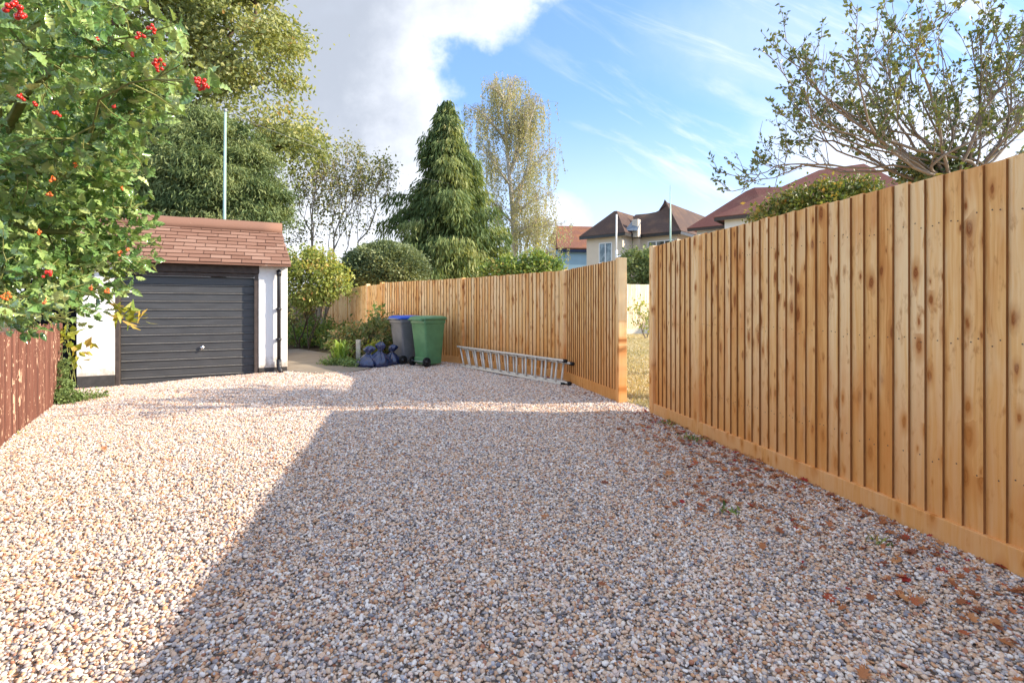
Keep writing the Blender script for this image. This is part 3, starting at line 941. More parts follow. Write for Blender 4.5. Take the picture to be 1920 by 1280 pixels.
# rails on the garden side of the first stretch (seen end-on at the gap)
for zr in (0.35, 1.0, 1.62):
    beam(west, fo, 'rail', lerp(P[0], P[1], 0.05), lerp(P[0], P[1], 0.97), zr, zr + 0.08, -0.075, -0.003, M['wood'])

# old brown fence closing the far end, behind the weeds
o0, o1 = (-8.68, 23.35), (-17.5, 25.2)
old = thing('old_fence', (o0[0], o0[1], 0), 'weathered grey brown board fence behind the weeds beyond the garage', 'fence')
for b in range(3):
    a0, a1 = lerp(o0, o1, b / 3), lerp(o0, o1, (b + 1) / 3)
    feather_panel(old, o0, a0, a1, 0.02, 1.75 + 0.02 * b, +1, True, 0.14, M['wood_old'])
    post(old, o0, a1, run_frame(o0, o1)[1], 1.85, 0.1, mat=M['wood_old'])

# pale garden fence far across the lawn
q0, q1 = (1.5, 18.9), (15.0, 25.2)
zf = lawn_z(21)
pale = thing('garden_fence', (q0[0], q0[1], zf), 'pale sunlit board fence at the far end of the lawn, seen through the gap', 'fence')
for b in range(5):
    a0, a1 = lerp(q0, q1, b / 5), lerp(q0, q1, (b + 1) / 5)
    feather_panel(pale, q0, a0, a1, 0.20, 1.97, -1, True, 0.10, M['wood_far'])
    beam(pale, q0, 'gravel_board', a0, a1, -0.05, 0.195, -0.05, -0.004, M['offwhite'])
    post(pale, q0, a1, run_frame(q0, q1)[1], 2.0, 0.1, mat=M['wood_far'])

# low brown paling fence with flaking paint
lf = thing('paling_fence', (LF0[0], LF0[1], 0), 'low red brown paling fence with flaking paint under the holly', 'fence')
Ll, al = run_frame(LF0, LF1)
mb = MB()
x = 0.0
while x < Ll:
    w = random.uniform(0.062, 0.085)
    zt = 1.06 + random.uniform(-.03, .02) + 0.015 * math.sin(x * 3)
    zb = g(LF0[0] + math.cos(al) * x, LF0[1] + math.sin(al) * x) - 0.05
    d = random.uniform(0.016, 0.026)
    lean = random.uniform(-.008, .008)
    # grooved paling: three ribs and a rounded top
    prof = [(0, 0), (0, -d * .7), (w * .12, -d), (w * .30, -d), (w * .36, -d * .72), (w * .44, -d), (w * .62, -d * .97), (w * .68, -d * .70), (w * .76, -d), (w * .92, -d * .96), (w, -d * .6), (w, 0)]
    n = len(prof)
    top = [zt - 0.025 * (abs(px / w - 0.5) * 2) ** 2.2 + random.uniform(-.004, .004) for px, _ in prof]
    vs = [(x + px, py, zb) for px, py in prof] + [(x + px + lean, py, zz) for (px, py), zz in zip(prof, top)]
    mb.add(vs, [tuple(range(n)), tuple(range(2 * n - 1, n - 1, -1))] + [(i, n + i, n + (i + 1) % n, (i + 1) % n) for i in range(n)], random.random())
    x += w + random.uniform(0.003, 0.012)
mb.build('paling_panel', M['paling'], lf, (0, 0, 0), al)
mb = MB()
for zr in (0.25, 0.80):
    mb.box((0, 0.003, zr), (Ll, 0.05, zr + 0.08))
mb.build('rail', M['paling'], lf, (0, 0, 0), al)
for s in (0.02, 0.35, 0.68, 1.0):
    p = lerp(LF0, LF1, s)
    n_ = Vector((-math.sin(al), math.cos(al)))
    post(lf, LF0, (p[0] + n_.x * 0.09 * (1), p[1] + n_.y * 0.09), al, 1.02, 0.075, mat=M['paling'])


# ------------------------------------------------------------------ garage
GL = (-7.27, 8.545)
ga = math.atan2(1.445, 2.89)
gar = thing('garage', (GL[0], GL[1], 0), 'white rendered garage with brown shingle roof and black up and over door', 'garage', ga)
GW = 3.23; DX0, DX1 = 0.515, 2.725; GH = 2.06
def piece(name, boxes, mat, bevel=0.0, parent=gar):
    mb = MB()
    for a, b in boxes: mb.box(a, b)
    return mb.build(name, mat, parent, bevel=bevel)
piece('wall', [((0, 0, 0.10), (DX0, 0.25, GH)), ((DX1, 0, 0.10), (GW, 0.25, GH)), ((0, 0.25, -0.15), (0.22, 4.2, GH)), ((GW - 0.22, 0.25, -0.15), (GW, 4.2, GH)),
               ((0.22, 4.0, -0.15), (GW - 0.22, 4.2, 2.0)), ((0.10, 0.85, GH + .002), (GW - 0.10, 4.2, 2.5))], M['white_wall'], 0.008)
piece('plinth', [((0.004, -0.004, -0.2), (DX0 - 0.002, 0.245, 0.098))], M['plinth'], 0.006)
piece('plinth', [((DX1 + 0.002, -0.004, -0.2), (GW - 0.006, 0.245, 0.098))], M['plinth'], 0.006)
piece('lintel', [((DX0 - 0.01, -0.022, 1.90), (DX1 + 0.01, 0.24, GH - 0.003))], M['dark_timber'], 0.006)
fr = piece('door_frame', [((DX0 + 0.003, 0.012, -0.15), (DX0 + 0.06, 0.20, 1.897)), ((DX1 - 0.075, 0.012, -0.15), (DX1 - 0.003, 0.20, 1.897)), ((DX0 + 0.062, 0.03, 1.83), (DX1 - 0.077, 0.20, 1.897))], M['dark_timber'], 0.004)
# ribbed door: sloping lips between the bands
mb = MB()
x0, x1 = DX0 + 0.064, DX1 - 0.079
nb = 13; zb = -0.12; zt = 1.826
hb = (zt - zb) / nb
rows = []
for i in range(nb):
    za = zb + i * hb
    rows += [(0.128, za + 0.004), (0.128, za + hb - 0.030), (0.110, za + hb - 0.022), (0.110, za + hb - 0.013), (0.142, za + hb - 0.001)]
rows2 = []
nxs = 12
vs = []
for (yy, zz) in rows:
    for i in range(nxs + 1):
        vs.append((x0 + (x1 - x0) * i / nxs, yy + random.uniform(-.0012, .0012), zz + random.uniform(-.0012, .0012)))
fs = []
for j in range(len(rows) - 1):
    for i in range(nxs):
        a = j * (nxs + 1) + i
        fs.append((a, a + 1, a + nxs + 2, a + nxs + 1))
mb.add(vs, fs, 0.5)
mb.box((x0, 0.145, zb), (x1, 0.175, zt))
door = mb.build('door', [M['door'], M['ledge']], gar)
for q, f_ in enumerate(door.data.polygons):                     # dust lies on the little ledges
    if q < (len(rows) - 1) * nxs and (q // nxs) % 5 in (3,): f_.material_index = 1
mb = MB()
hx, hz = DX0 + 1.28, 0.515
mb.tube([(hx, 0.132, hz), (hx, 0.122, hz)], 0.036, 14)
mb.tube([(hx, 0.122, hz), (hx, 0.085, hz)], 0.012, 10)
mb.tube([(hx - 0.012, 0.083, hz - 0.05), (hx, 0.080, hz), (hx + 0.012, 0.083, hz + 0.05)], [0.010, 0.015, 0.010], 10)
mb.build('handle', M['chrome'], door)
# steep shingled front roof
yb, zb_, yt, zt_ = -0.24, GH + 0.005, 0.80, 2.83
nrow = 10
slope = Vector((0, yt - yb, zt_ - zb_)); SL = slope.length; sd = slope.normalized(); nrm = Vector((0, -sd.z, sd.y))
mb = MB()
ex0, ex1 = -0.20, GW + 0.05
for r_ in range(nrow):
    s0 = r_ * SL / nrow; s1 = (r_ + 1.25) * SL / nrow
    inset = 0.13 * (r_ / nrow)
    xx = ex0 + inset - (0.17 if r_ % 2 else 0) - random.uniform(0, .05)
    while xx < ex1 - inset:
        w = random.uniform(0.325, 0.345)
        a, b = max(xx + 0.006, ex0 + inset), min(xx + w - 0.006, ex1 - inset)
        if b - a > 0.02:
            lift0, lift1 = 0.020 + random.uniform(0, .006), 0.004
            P0 = Vector((0, yb, zb_)) + sd * (s0 + random.uniform(-.004, .004))
            P1 = Vector((0, yb, zb_)) + sd * min(s1, SL)
            v8 = []
            for (pp, lf_) in ((P0, lift0), (P1, lift1)):
                for xq in (a, b):
                    q = pp + nrm * lf_; v8.append((xq, q.y, q.z))
                    q = pp + nrm * (lf_ - 0.007); v8.append((xq, q.y, q.z))
            # order: 0 a-out 1 a-in 2 b-out 3 b-in | 4.. top
            mb.add(v8, [(0, 2, 6, 4), (1, 0, 4, 5), (2, 3, 7, 6), (1, 3, 2, 0), (5, 4, 6, 7), (1, 5, 7, 3)], random.random())
        xx += w
# deck under the shingles and closed sides
vs = [(ex0, yb, zb_ - 0.03), (ex1, yb, zb_ - 0.03), (ex1 - 0.13, yt, zt_ - 0.01), (ex0 + 0.13, yt, zt_ - 0.01), (ex0, yb, zb_), (ex1, yb, zb_), (ex1 - 0.13, yt, zt_), (ex0 + 0.13, yt, zt_),
      (ex1 - 0.13, yt, GH), (ex0 + 0.13, yt, GH), (ex0, yb + .05, GH - .02), (ex1, yb + .05, GH - .02)]
mb.add(vs, [(0, 1, 5, 4), (4, 5, 6, 7), (5, 1, 2, 6), (0, 4, 7, 3), (7, 6, 8, 9), (6, 5, 11, 8), (4, 7, 9, 10), (0, 10, 11, 1)], 0.1)
roof = mb.build('roof', M['shingle'], gar)
mb = MB()
xa, xb = ex0 + 0.10, ex1 - 0.11
prof = [(yt - 0.075, zt_ - 0.03), (yt - 0.06, zt_ + 0.06), (yt + 0.0, zt_ + 0.155), (yt + 0.09, zt_ + 0.19), (yt + 0.20, zt_ + 0.15), (yt + 0.28, zt_ + 0.02), (yt + 0.28, zt_ - 0.1)]
segs = 9
rings = []
for i in range(segs + 1):
    xq = xa + (xb - xa) * i / segs
    dz_ = random.uniform(-.008, .008)
    rings.append([(xq, yy, zz + dz_) for yy, zz in prof])
mb.loft(rings, 0.42, True, True)
mb.build('ridge_cap', M['shingle'], roof)
piece('flat_roof', [((0.06, 0.9, 2.503), (GW - .06, 4.25, 2.58))], M['plinth'])
# downpipe on the east pier
mb = MB()
dpx = 3.075
mb.tube([(dpx - 0.0, -0.015, 1.955), (dpx, -0.06, 1.955), (dpx, -0.085, 1.935), (dpx, -0.09, 1.88), (dpx, -0.09, 0.22)], 0.034, 12)
mb.tube([(dpx, -0.09, 1.96), (dpx, -0.09, 1.86)], 0.044, 12)
for zc in (1.2, 0.62):
    mb.tube([(dpx, -0.09, zc), (dpx, -0.09, zc + 0.05)], 0.042, 12)
    mb.box((dpx - 0.05, -0.06, zc + 0.012), (dpx + 0.05, -0.001, zc + 0.038))
mb.tube([(dpx, -0.09, 0.26), (dpx, -0.09, 0.15), (dpx + 0.01, -0.12, 0.07), (dpx + 0.03, -0.20, 0.03)], [0.045, 0.045, 0.042, 0.042], 12)
mb.build('downpipe', M['black'], gar)

# black panel added as the deep shade between paling fence and garage
sg0 = (-8.55, 9.0); sg1 = (GL[0] - 0.03, GL[1] + 0.42)
sg = thing('gap_shade_panel', (sg0[0], sg0[1], 0), 'black board panel added as the dark shade in the gap between paling fence and garage', 'gate')
feather_panel(sg, sg0, sg0, sg1, -0.15, 1.75, -1, True, 0.12, M['matt_black'], 'board_panel')
for zr in (0.3, 1.3):
    beam(sg, sg0, 'rail', sg0, sg1, zr, zr + 0.09, 0.002, 0.04, M['matt_black'])

# thin mast behind the garage with its aerial wire
mp = wp(421, 575, 13.5)
mast = thing('mast', (mp[0], mp[1], 0), 'slender pale green mast standing behind the garage roof', 'mast')
mb = MB()
mb.tube([(0, 0, -0.1), (0.0, 0, 3.9), (0.02, 0, 6.42)], [0.042, 0.038, 0.030], 10)
mb.build('pole', M['mast'], mast)
mb = MB()
mb.tube([(0.02, 0, 6.40), (0.02, 0, 6.48)], 0.04, 8)
mb.build('cap', M['grey_metal'], mast)
mb = MB()
mb.tube([(0.02, 0, 6.38), (1.7, 2.2, 6.10), (3.6, 4.4, 5.95), (7.0, 8.0, 6.0)], 0.005, 5)
mb.build('wire', M['grey_metal'], mast)


# ------------------------------------------------------------------ wheeled bins
def rrect(cx, cy, hx_, hy_, r, z, n=5):
    pts = []
    for (sx, sy, a0) in ((1, 1, 0), (-1, 1, 90), (-1, -1, 180), (1, -1, 270)):
        for i in range(n):
            a = R(a0 + 90 * i / (n - 1))
            pts.append((cx + sx * (hx_ - r) + r * math.cos(a), cy + sy * (hy_ - r) + r * math.sin(a), z))
    return pts

def wheelie_bin(loc, rz, body_m, lid_m, label, lid_label=None):
    """local +x = front, -x = the hinge and wheel side"""
    root = thing('wheelie_bin', loc, label, 'bin', rz, 'wheelie bins against the fence')
    mb = MB()
    H = 1.0
    rings = []
    for (z, hx_, hy_, cx) in ((0.035, 0.195, 0.185, 0.02), (0.06, 0.205, 0.195, 0.02), (0.20, 0.220, 0.203, 0.015), (0.60, 0.255, 0.224, 0.005), (0.90, 0.282, 0.240, 0.0),
                              (0.905, 0.296, 0.252, 0.0), (0.985, 0.300, 0.256, 0.0), (0.990, 0.292, 0.25, 0.0)):
        rings.append(rrect(cx, 0, hx_, hy_, 0.045, z))
    mb.loft(rings, 0.5)
    # raised panel on each flank and the axle housing
    mb.box((-0.235, -0.17, 0.075), (-0.16, 0.17, 0.19))
    body = mb.build('body', body_m, root, bevel=0.004)
    mb = MB()
    rings = []
    for (z, hx_, hy_, cx) in ((0.985, 0.318, 0.272, 0.005), (1.015, 0.322, 0.276, 0.005), (1.045, 0.305, 0.262, 0.0), (1.066, 0.235, 0.20, 0.0), (1.070, 0.12, 0.10, 0.0)):
        rings.append(rrect(cx, 0, hx_, hy_, 0.05, z))
    mb.loft(rings, 0.5)
    mb.box((0.30, -0.09, 0.985), (0.35, 0.09, 1.01))
    lid = mb.build('lid', lid_m, root)
    mb = MB()
    mb.tube([(-0.28, -0.20, 0.965), (-0.375, -0.20, 0.985), (-0.385, -0.17, 0.99), (-0.385, 0.17, 0.99), (-0.375, 0.20, 0.985), (-0.28, 0.20, 0.965)], 0.016, 8)
    mb.box((-0.36, -0.03, 0.965), (-0.28, 0.03, 1.0))
    mb.build('handle', body_m, root)
    mb = MB()
    mb.tube([(-0.235, -0.235, 0.10), (-0.235, 0.235, 0.10)], 0.011, 8)
    mb.build('axle', M['grey_metal'], root)
    for sy in (-1, 1):
        mb = MB()
        yc = sy * 0.235
        prof = [(0.060, -0.022), (0.092, -0.024), (0.10, -0.016), (0.10, 0.016), (0.092, 0.024), (0.060, 0.022)]
        rings = []
        for i in range(24):
            a = 2 * math.pi * i / 24
            rings.append([(-0.235 + math.cos(a) * r_, yc + dy_, 0.10 + math.sin(a) * r_) for r_, dy_ in prof])
        rings.append(rings[0])
        mb.loft(rings, 0.5, False)
        wh = mb.build('wheel', M['rubber'], root)
        mb = MB()
        mb.tube([(-0.235, yc - 0.018, 0.10), (-0.235, yc + 0.018, 0.10)], 0.062, 18)
        mb.tube([(-0.235, yc - 0.026, 0.10), (-0.235, yc + 0.026, 0.10)], 0.022, 12)
        mb.build('hub', M['black'], wh)
    return root
wheelie_bin((-1.81, 11.05, 0.01), R(49), M['bin_green'], M['bin_green'], 'green wheelie bin with a green lid standing next to the ladder')
wheelie_bin((-2.37, 11.50, 0.01), R(44), M['bin_grey'], M['bin_blue'], 'grey wheelie bin with a bright blue lid')

# ------------------------------------------------------------------ ladder on its side against the fence
def ladder():
    lo0, lo1 = Vector((-1.05, 10.72, 0.03)), Vector((0.80, 8.22, 0.03))
    hi0, hi1 = Vector((-1.16, 10.98, 0.415)), Vector((0.87, 8.50, 0.372))
    root = thing('ladder', (-0.1, 9.5, 0), 'long aluminium extension ladder lying on its side against the fence', 'ladder')
    O = Vector((-0.1, 9.5, 0))
    ax = (lo1 - lo0).normalized()
    upv = ((hi0 + hi1) - (lo0 + lo1)).normalized()
    nv = ax.cross(upv).normalized()
    def rail(a, b, name, sh):
        mb = MB()
        w, d = 0.032, 0.019
        vs = []
        for p in (a, b):
            for (su, sn) in ((-1, -1), (1, -1), (1, 1), (-1, 1)):
                vs.append(p - O + nv * (w * su) * 1.0 + upv * d * sn + sh)
        mb.add(vs, [(0, 1, 2, 3), (7, 6, 5, 4), (0, 4, 5, 1), (1, 5, 6, 2), (2, 6, 7, 3), (3, 7, 4, 0)], 0.5)
        return mb.build(name, M['alu'], root, bevel=0.003)
    sh0, sh1 = Vector((0, 0, 0)), nv * -0.06 if nv.y < 0 else nv * 0.06
    if sh1.y < 0: sh1 = -sh1
    for q, (sh, e0, e1) in enumerate(((sh0, 0.0, 0.0), (sh1 + Vector((0, 0, 0.012)), 0.13, 0.10))):
        l0, l1 = lo0 + ax * e0, lo1 + ax * e1
        h0, h1 = hi0 + ax * e0, hi1 + ax * e1
        if q: 
            l0 = l0 + upv * 0.035; l1 = l1 + upv * 0.035; h0 = h0 - upv * 0.035; h1 = h1 - upv * 0.035
        rail(l0, l1, 'rail', sh); rail(h0, h1, 'rail', sh)
        for i in range(12):
            s = (i + 0.35) / 12
            a = l0.lerp(l1, s) + sh - O
            b = h0.lerp(h1, s) + sh - O
            mb = MB()
            mb.tube([a, b], 0.019, 8)
            mb.build('rung', M['alu'], root)
        for p in (l1, h1):
            mb = MB()
            pp = p + sh - O
            mb.tube([pp - ax * 0.03, pp + ax * 0.05], 0.03, 8)
            mb.build('foot', M['rubber'], root)
ladder()

# ------------------------------------------------------------------ tied bags by the bins
def bag(loc, s, h, label, seed, lean):
    s *= 1.12
    rg = random.Random(seed)
    mb = MB()
    n = 40
    prof = [(0.0, 0.82), (0.05, 1.0), (0.18, 1.02), (0.32, 0.86), (0.46, 0.58), (0.56, 0.30), (0.62, 0.17), (0.66, 0.16), (0.72, 0.26), (0.80, 0.40), (0.88, 0.44), (0.95, 0.30), (1.0, 0.08)]
    ph = [rg.uniform(0, 6.28) for _ in range(6)]
    rings = []
    for (zz, rr) in prof:
        ring = []
        for i in range(n):
            a = 2 * math.pi * i / n
            pl = 0.10 * math.sin(7 * a + ph[0] + zz * 2) + 0.07 * math.sin(11 * a + ph[1] - zz * 3) + 0.10 * math.sin(3 * a + ph[2] + zz * 4) + 0.05 * math.sin(17 * a + ph[3])
            amp = 0.45 + 1.4 * min(1, zz / 0.5)
            q = s * rr * (1 + pl * amp)
            flat = 0.55 if zz > 0.66 else 1.0
            ring.append((q * math.cos(a) + lean[0] * zz * zz, q * math.sin(a) * flat + lean[1] * zz * zz, zz * h + 0.015 * math.sin(4 * a + ph[4]) * (zz > .1)))
        rings.append(ring)
    mb.loft(rings, 0.5)
    root = thing('rubbish_bag', loc, label, 'bag', group='tied bags beside the bins')
    mb.build('sack', M['bag'], root)
    mb = MB()
    zc = 0.64 * h
    ln = 0.41
    mb.tube([(s * 0.19 * math.cos(a) + lean[0] * ln, s * 0.19 * math.sin(a) + lean[1] * ln, zc) for a in [2 * math.pi * i / 12 for i in range(13)]], 0.008, 6)
    mb.build('tie', M['black'], root)
bag((*gp(688, 688), 0), 0.215, 0.44, 'slumped navy bag at the path edge, by the short pale post', 1, (0.05, 0.02))
bag((*gp(712, 687), 0), 0.20, 0.52, 'tallest navy tied bag, in the middle of the three', 2, (0.03, 0.0))
bag((*gp(733, 684), 0), 0.175, 0.44, 'smallest navy tied bag, closest to the grey bin', 3, (0.06, 0.0))

# short pale post in the bed
pp = gp(672, 680)
sp_ = thing('short_post', (pp[0], pp[1], 0), 'short pale timber post standing in the bed behind the bags', 'post')
mb = MB(); mb.box((-0.045, -0.045, -0.05), (0.045, 0.045, 0.50)); mb.build('stake', M['offwhite'], sp_, bevel=0.006)
mb = MB(); mb.box((-0.05, -0.05, 0.502), (0.05, 0.05, 0.52)); mb.build('cap', M['offwhite'], sp_, bevel=0.003)


# ------------------------------------------------------------------ houses beyond the gardens
def win(parent, name, o, xa, za, w, h, lights=2, ya=0.0, loc=None, rz=None):
    """window in a local x-z wall plane at y = ya (faces -y): frame > pane"""
    mb = MB()
    f = 0.06
    mb.box((xa, ya - 0.05, za), (xa + w, ya + 0.02, za + f)); mb.box((xa, ya - 0.05, za + h - f), (xa + w, ya + 0.02, za + h))
    for i in range(lights + 1):
        xc = xa + (w - f) * i / lights
        mb.box((xc, ya - 0.047, za + f), (xc + f, ya + 0.02, za + h - f))
    mb.box((xa - 0.06, ya - 0.12, za - 0.05), (xa + w + 0.06, ya - 0.001, za - 0.002))
    fr = mb.build(name, M['upvc'], parent, loc, rz)
    mb = MB()
    mb.box((xa + f * .5, ya - 0.015, za + f * .5), (xa + w - f * .5, ya - 0.005, za + h - f * .5))
    mb.build('pane', M['glass'], fr)
    return fr

def poly_obj(name, faces, mat, parent, thick=0.0):
    mb = MB()
    for f in faces:
        mb.add(f, [tuple(range(len(f)))], random.random())
    o = mb.build(name, mat, parent)
    if thick:
        m = o.modifiers.new('thick', 'SOLIDIFY'); m.thickness = thick; m.offset = -1
    return o

# house A: cream, dark hipped roofs. local x along the front (running east and towards us), y = back
hA = thing('house', (7.12, 33.0, 0), 'cream rendered house with dark brown hipped roof and a pole in front', 'house', R(-40))
EV = 6.0
mb = MB()
mb.box((-2.69, 0, -0.3), (0, 9.0, EV)); mb.box((0.002, 1.71, -0.3), (2.94, 11.0, EV - 0.002))
mb.build('wall', M['cream'], hA)
oh = 0.38
r1 = [  # wing hip
    [(-2.69 - oh, -oh, EV), (oh, -oh, EV), (-1.20, 1.45, 7.80), (-1.40, 1.45, 7.80)],
    [(oh, -oh, EV), (oh, 4.0, EV), (-1.20, 5.0, 7.80), (-1.20, 1.45, 7.80)],
    [(-2.69 - oh, 7.0, EV), (-2.69 - oh, -oh, EV), (-1.40, 1.45, 7.80), (-1.40, 7.0, 7.80)]]
ax_, ay_ = 2.94 - 1.65, 1.71 + 2.1
r2 = [
    [(-1.0, 1.71 - oh, EV + .01), (2.94 + oh, 1.71 - oh, EV + .01), (ax_, ay_, 8.20), (ax_ - 0.5, ay_ + .1, 7.95), (ax_ - 0.9, ay_ + 0.05, 7.78), (-1.0, ay_ + .05, 7.85)],
    [(2.94 + oh, 1.71 - oh, EV + .01), (2.94 + oh, 12.0, EV + .01), (ax_, 11.5, 8.45), (ax_, ay_, 8.45)],
    [(-3.0, 12.0, EV), (-3.0, ay_, EV), (-1.0, ay_ + .05, 7.85), (ax_ - 0.9, ay_ + 0.05, 7.80), (ax_ - .5, ay_ + .1, 7.97), (ax_, ay_ + .1, 8.45), (ax_, 11.5, 8.45)],
    [(ax_ - 0.5, ay_ - .02, 7.95), (ax_, ay_ - .02, 8.20), (ax_ + .02, ay_ - .02, 8.47), (ax_ - 0.10, ay_ - 0.02, 8.62), (ax_ - 0.2, ay_ - .02, 8.35)]]
roofA = poly_obj('roof', r1 + r2, M['roof_brown'], hA, 0.10)
mb = MB()
mb.box((-2.69 - oh + .02, -oh + .02, EV - 0.20), (oh - .02, -oh + .06, EV - 0.01)); mb.box((oh - .06, -oh + .06, EV - 0.20), (oh - .02, 1.3, EV - 0.012))
mb.box((oh, 1.71 - oh + .02, EV - 0.20), (2.94 + oh - .02, 1.71 - oh + .06, EV - 0.01)); mb.box((2.94 + oh - .06, 1.71 - oh + .06, EV - 0.2), (2.94 + oh - .02, 10, EV - 0.012))
mb.build('fascia', M['black'], hA)
mb = MB()
mb.box((0.30, 0.75, EV - .2), (0.70, 1.15, 6.95))
ch = mb.build('chimney', M['offwhite'], roofA)
mb = MB()
mb.add([(0.03, 0.2, EV + .2), (0.80, 0.5, EV + .15), (0.72, 1.2, EV + .85), (0.05, 1.2, EV + .9)], [(0, 1, 2, 3)], .5)
mb.build('flashing', M['lead'], ch)
win(hA, 'window', None, -1.72, 4.15, 0.98, 1.35, 2)
win(hA, 'window', None, 0.95, 4.0, 1.75, 1.55, 3, 1.71)
mb = MB()
mb.box((0.05, 1.35, 0), (0.5, 1.70, EV - .22))
mb.build('pier', M['cream'], hA)

# pole with bracket in front of house A
bp = wp(1155, 575, 27.0)
pa = thing('utility_pole', (bp[0], bp[1], 0.3), 'grey pole with white bracket arm before the cream house', 'pole')
top = wp(1155, 402, 27.0)[2] - 0.3
mb = MB(); mb.tube([(0, 0, -0.3), (0, 0, 3.4)], 0.06, 8); mb.build('shaft', M['grey_metal'], pa)
mb = MB(); mb.tube([(0, 0, 3.4), (0.03, 0, top)], [0.05, 0.045], 8); mb.build('upper_shaft', M['upvc'], pa)
mb = MB(); mb.tube([(0.02, 0, 3.15), (0.02, 0, 3.95)], 0.075, 8); mb.tube([(0, 0, 3.62), (0.42, -0.02, 3.62)], 0.05, 8); mb.box((0.30, -0.06, 3.57), (0.5, 0.06, 3.74))
mb.tube([(0.4, 0, 3.6), (1.1, 0, 3.56)], 0.012, 5)
mb.build('bracket', M['upvc'], pa)
# slim aerial pole
bp = wp(1257, 575, 25.0)
pb = thing('aerial_pole', (bp[0], bp[1], 0.3), 'thin pale aerial pole rising between the cream and the red roofed house', 'pole')
mb = MB(); mb.tube([(0, 0, -0.3), (0, 0, 4.6), (0.0, 0, wp(1257, 347, 25.0)[2] - 0.3)], [0.05, 0.045, 0.02], 8); mb.build('pole', M['mast'], pb)

# house B: red roofs, white walls, half hidden by the fence
hB = thing('house', (10.2, 26.0, 0), 'white house with dark red hipped roofs rising behind the drive fence', 'house', R(-38))
EB = 5.45
mb = MB()
mb.box((-1.1, 0.9, -0.3), (0.9, 9.0, EB)); mb.box((0.902, -1.2, -0.3), (8.0, 8.0, EB + 0.1))
mb.build('wall', M['white_wall'], hB)
rB = [
    [(-1.5, 0.5, EB), (2.6, 0.5, EB), (2.6, 3.3, 7.6), (1.2, 3.3, 7.75), (0.75, 3.3, 7.60)],
    [(-1.5, 9.0, EB), (-1.5, 0.5, EB), (0.75, 3.3, 7.60), (0.75, 9.0, 7.6)],
    [(0.75, 3.3, 7.60), (1.2, 3.3, 7.75), (1.2, 9, 7.75), (0.75, 9, 7.6)],
    [(0.5, -1.6, EB + .1), (8.4, -1.6, EB + .1), (6.2, 2.2, 7.95), (4.4, 2.2, 7.95)],
    [(0.5, 8.4, EB + .1), (0.5, -1.6, EB + .1), (4.4, 2.2, 7.95), (4.4, 5.5, 7.95)],
    [(8.4, -1.6, EB + .1), (8.4, 8.4, EB + .1), (6.2, 5.5, 7.95), (6.2, 2.2, 7.95)],
    [(4.4, 2.2, 7.95), (6.2, 2.2, 7.95), (6.2, 5.5, 7.95), (4.4, 5.5, 7.95)]]
roofB = poly_obj('roof', rB, M['roof_red'], hB, 0.10)
mb = MB()
mb.box((-1.48, 0.52, EB - .17), (0.48, 0.56, EB - .01)); mb.box((0.52, -1.58, EB - .09), (8.38, -1.54, EB + .09)); mb.box((0.52, -1.54, EB - .09), (0.56, 0.5, EB + .09))
mb.build('fascia', M['dark_timber'], hB)
win(hB, 'window', None, -0.75, EB - 1.5, 1.5, 1.3, 2, 0.9)
win(hB, 'window', None, 2.6, EB - 1.7, 1.6, 1.3, 2, -1.2)

# house C: pale blue wall, orange roof
cY = 44.0
c0 = wp(1048, 575, cY)
hC = thing('house', (c0[0], cY, 0), 'pale blue house with orange tiled roof beside the birch', 'house', R(6))
kx = cY / 960
EC = wp(0, 466, cY)[2]
mb = MB()
mb.box((0, 0, -0.3), (6.5, 7.0, EC)); mb.build('wall', M['blue_wall'], hC)
mb = MB(); mb.box((-0.1, -0.30, EC - 0.32), (6.6, -0.02, EC + .02)); mb.build('fascia', M['navy'], hC)
rid = wp(0, 424, cY)[2] + 0.4
roofC = poly_obj('roof', [[(-0.2, -0.4, EC + .03), (6.7, -0.4, EC + .03), (6.7, 2.6, rid), (0.2, 2.6, rid + .05)], [(6.7, 7.2, EC + .03), (-0.2, 7.2, EC + .03), (0.2, 2.6, rid + .05), (6.7, 2.6, rid)],
                   [(-0.2, 7.2, EC + .03), (-0.2, -0.4, EC + .03), (0.2, 2.6, rid + .05)]], M['roof_orange'], hC, 0.12)
mb = MB()
mb.box((-1.25, 0.8, -0.3), (-0.004, 6.0, EC - 0.5)); mb.build('side_wall', M['navy'], hC)
mb = MB()
mb.box((-2.6, 1.2, -0.3), (-1.254, 6.0, EC - 0.9)); mb.build('extension', M['offwhite'], hC)
mb = MB()
mb.tube([(-0.6, 0.6, EC + .05), (-0.6, 0.45, EC + .1)], [0.33, 0.36], 14); mb.tube([(-0.6, 0.6, EC - 0.8), (-0.6, 0.62, EC + .05)], 0.03, 6)
mb.build('satellite_dish', M['upvc'], hC)


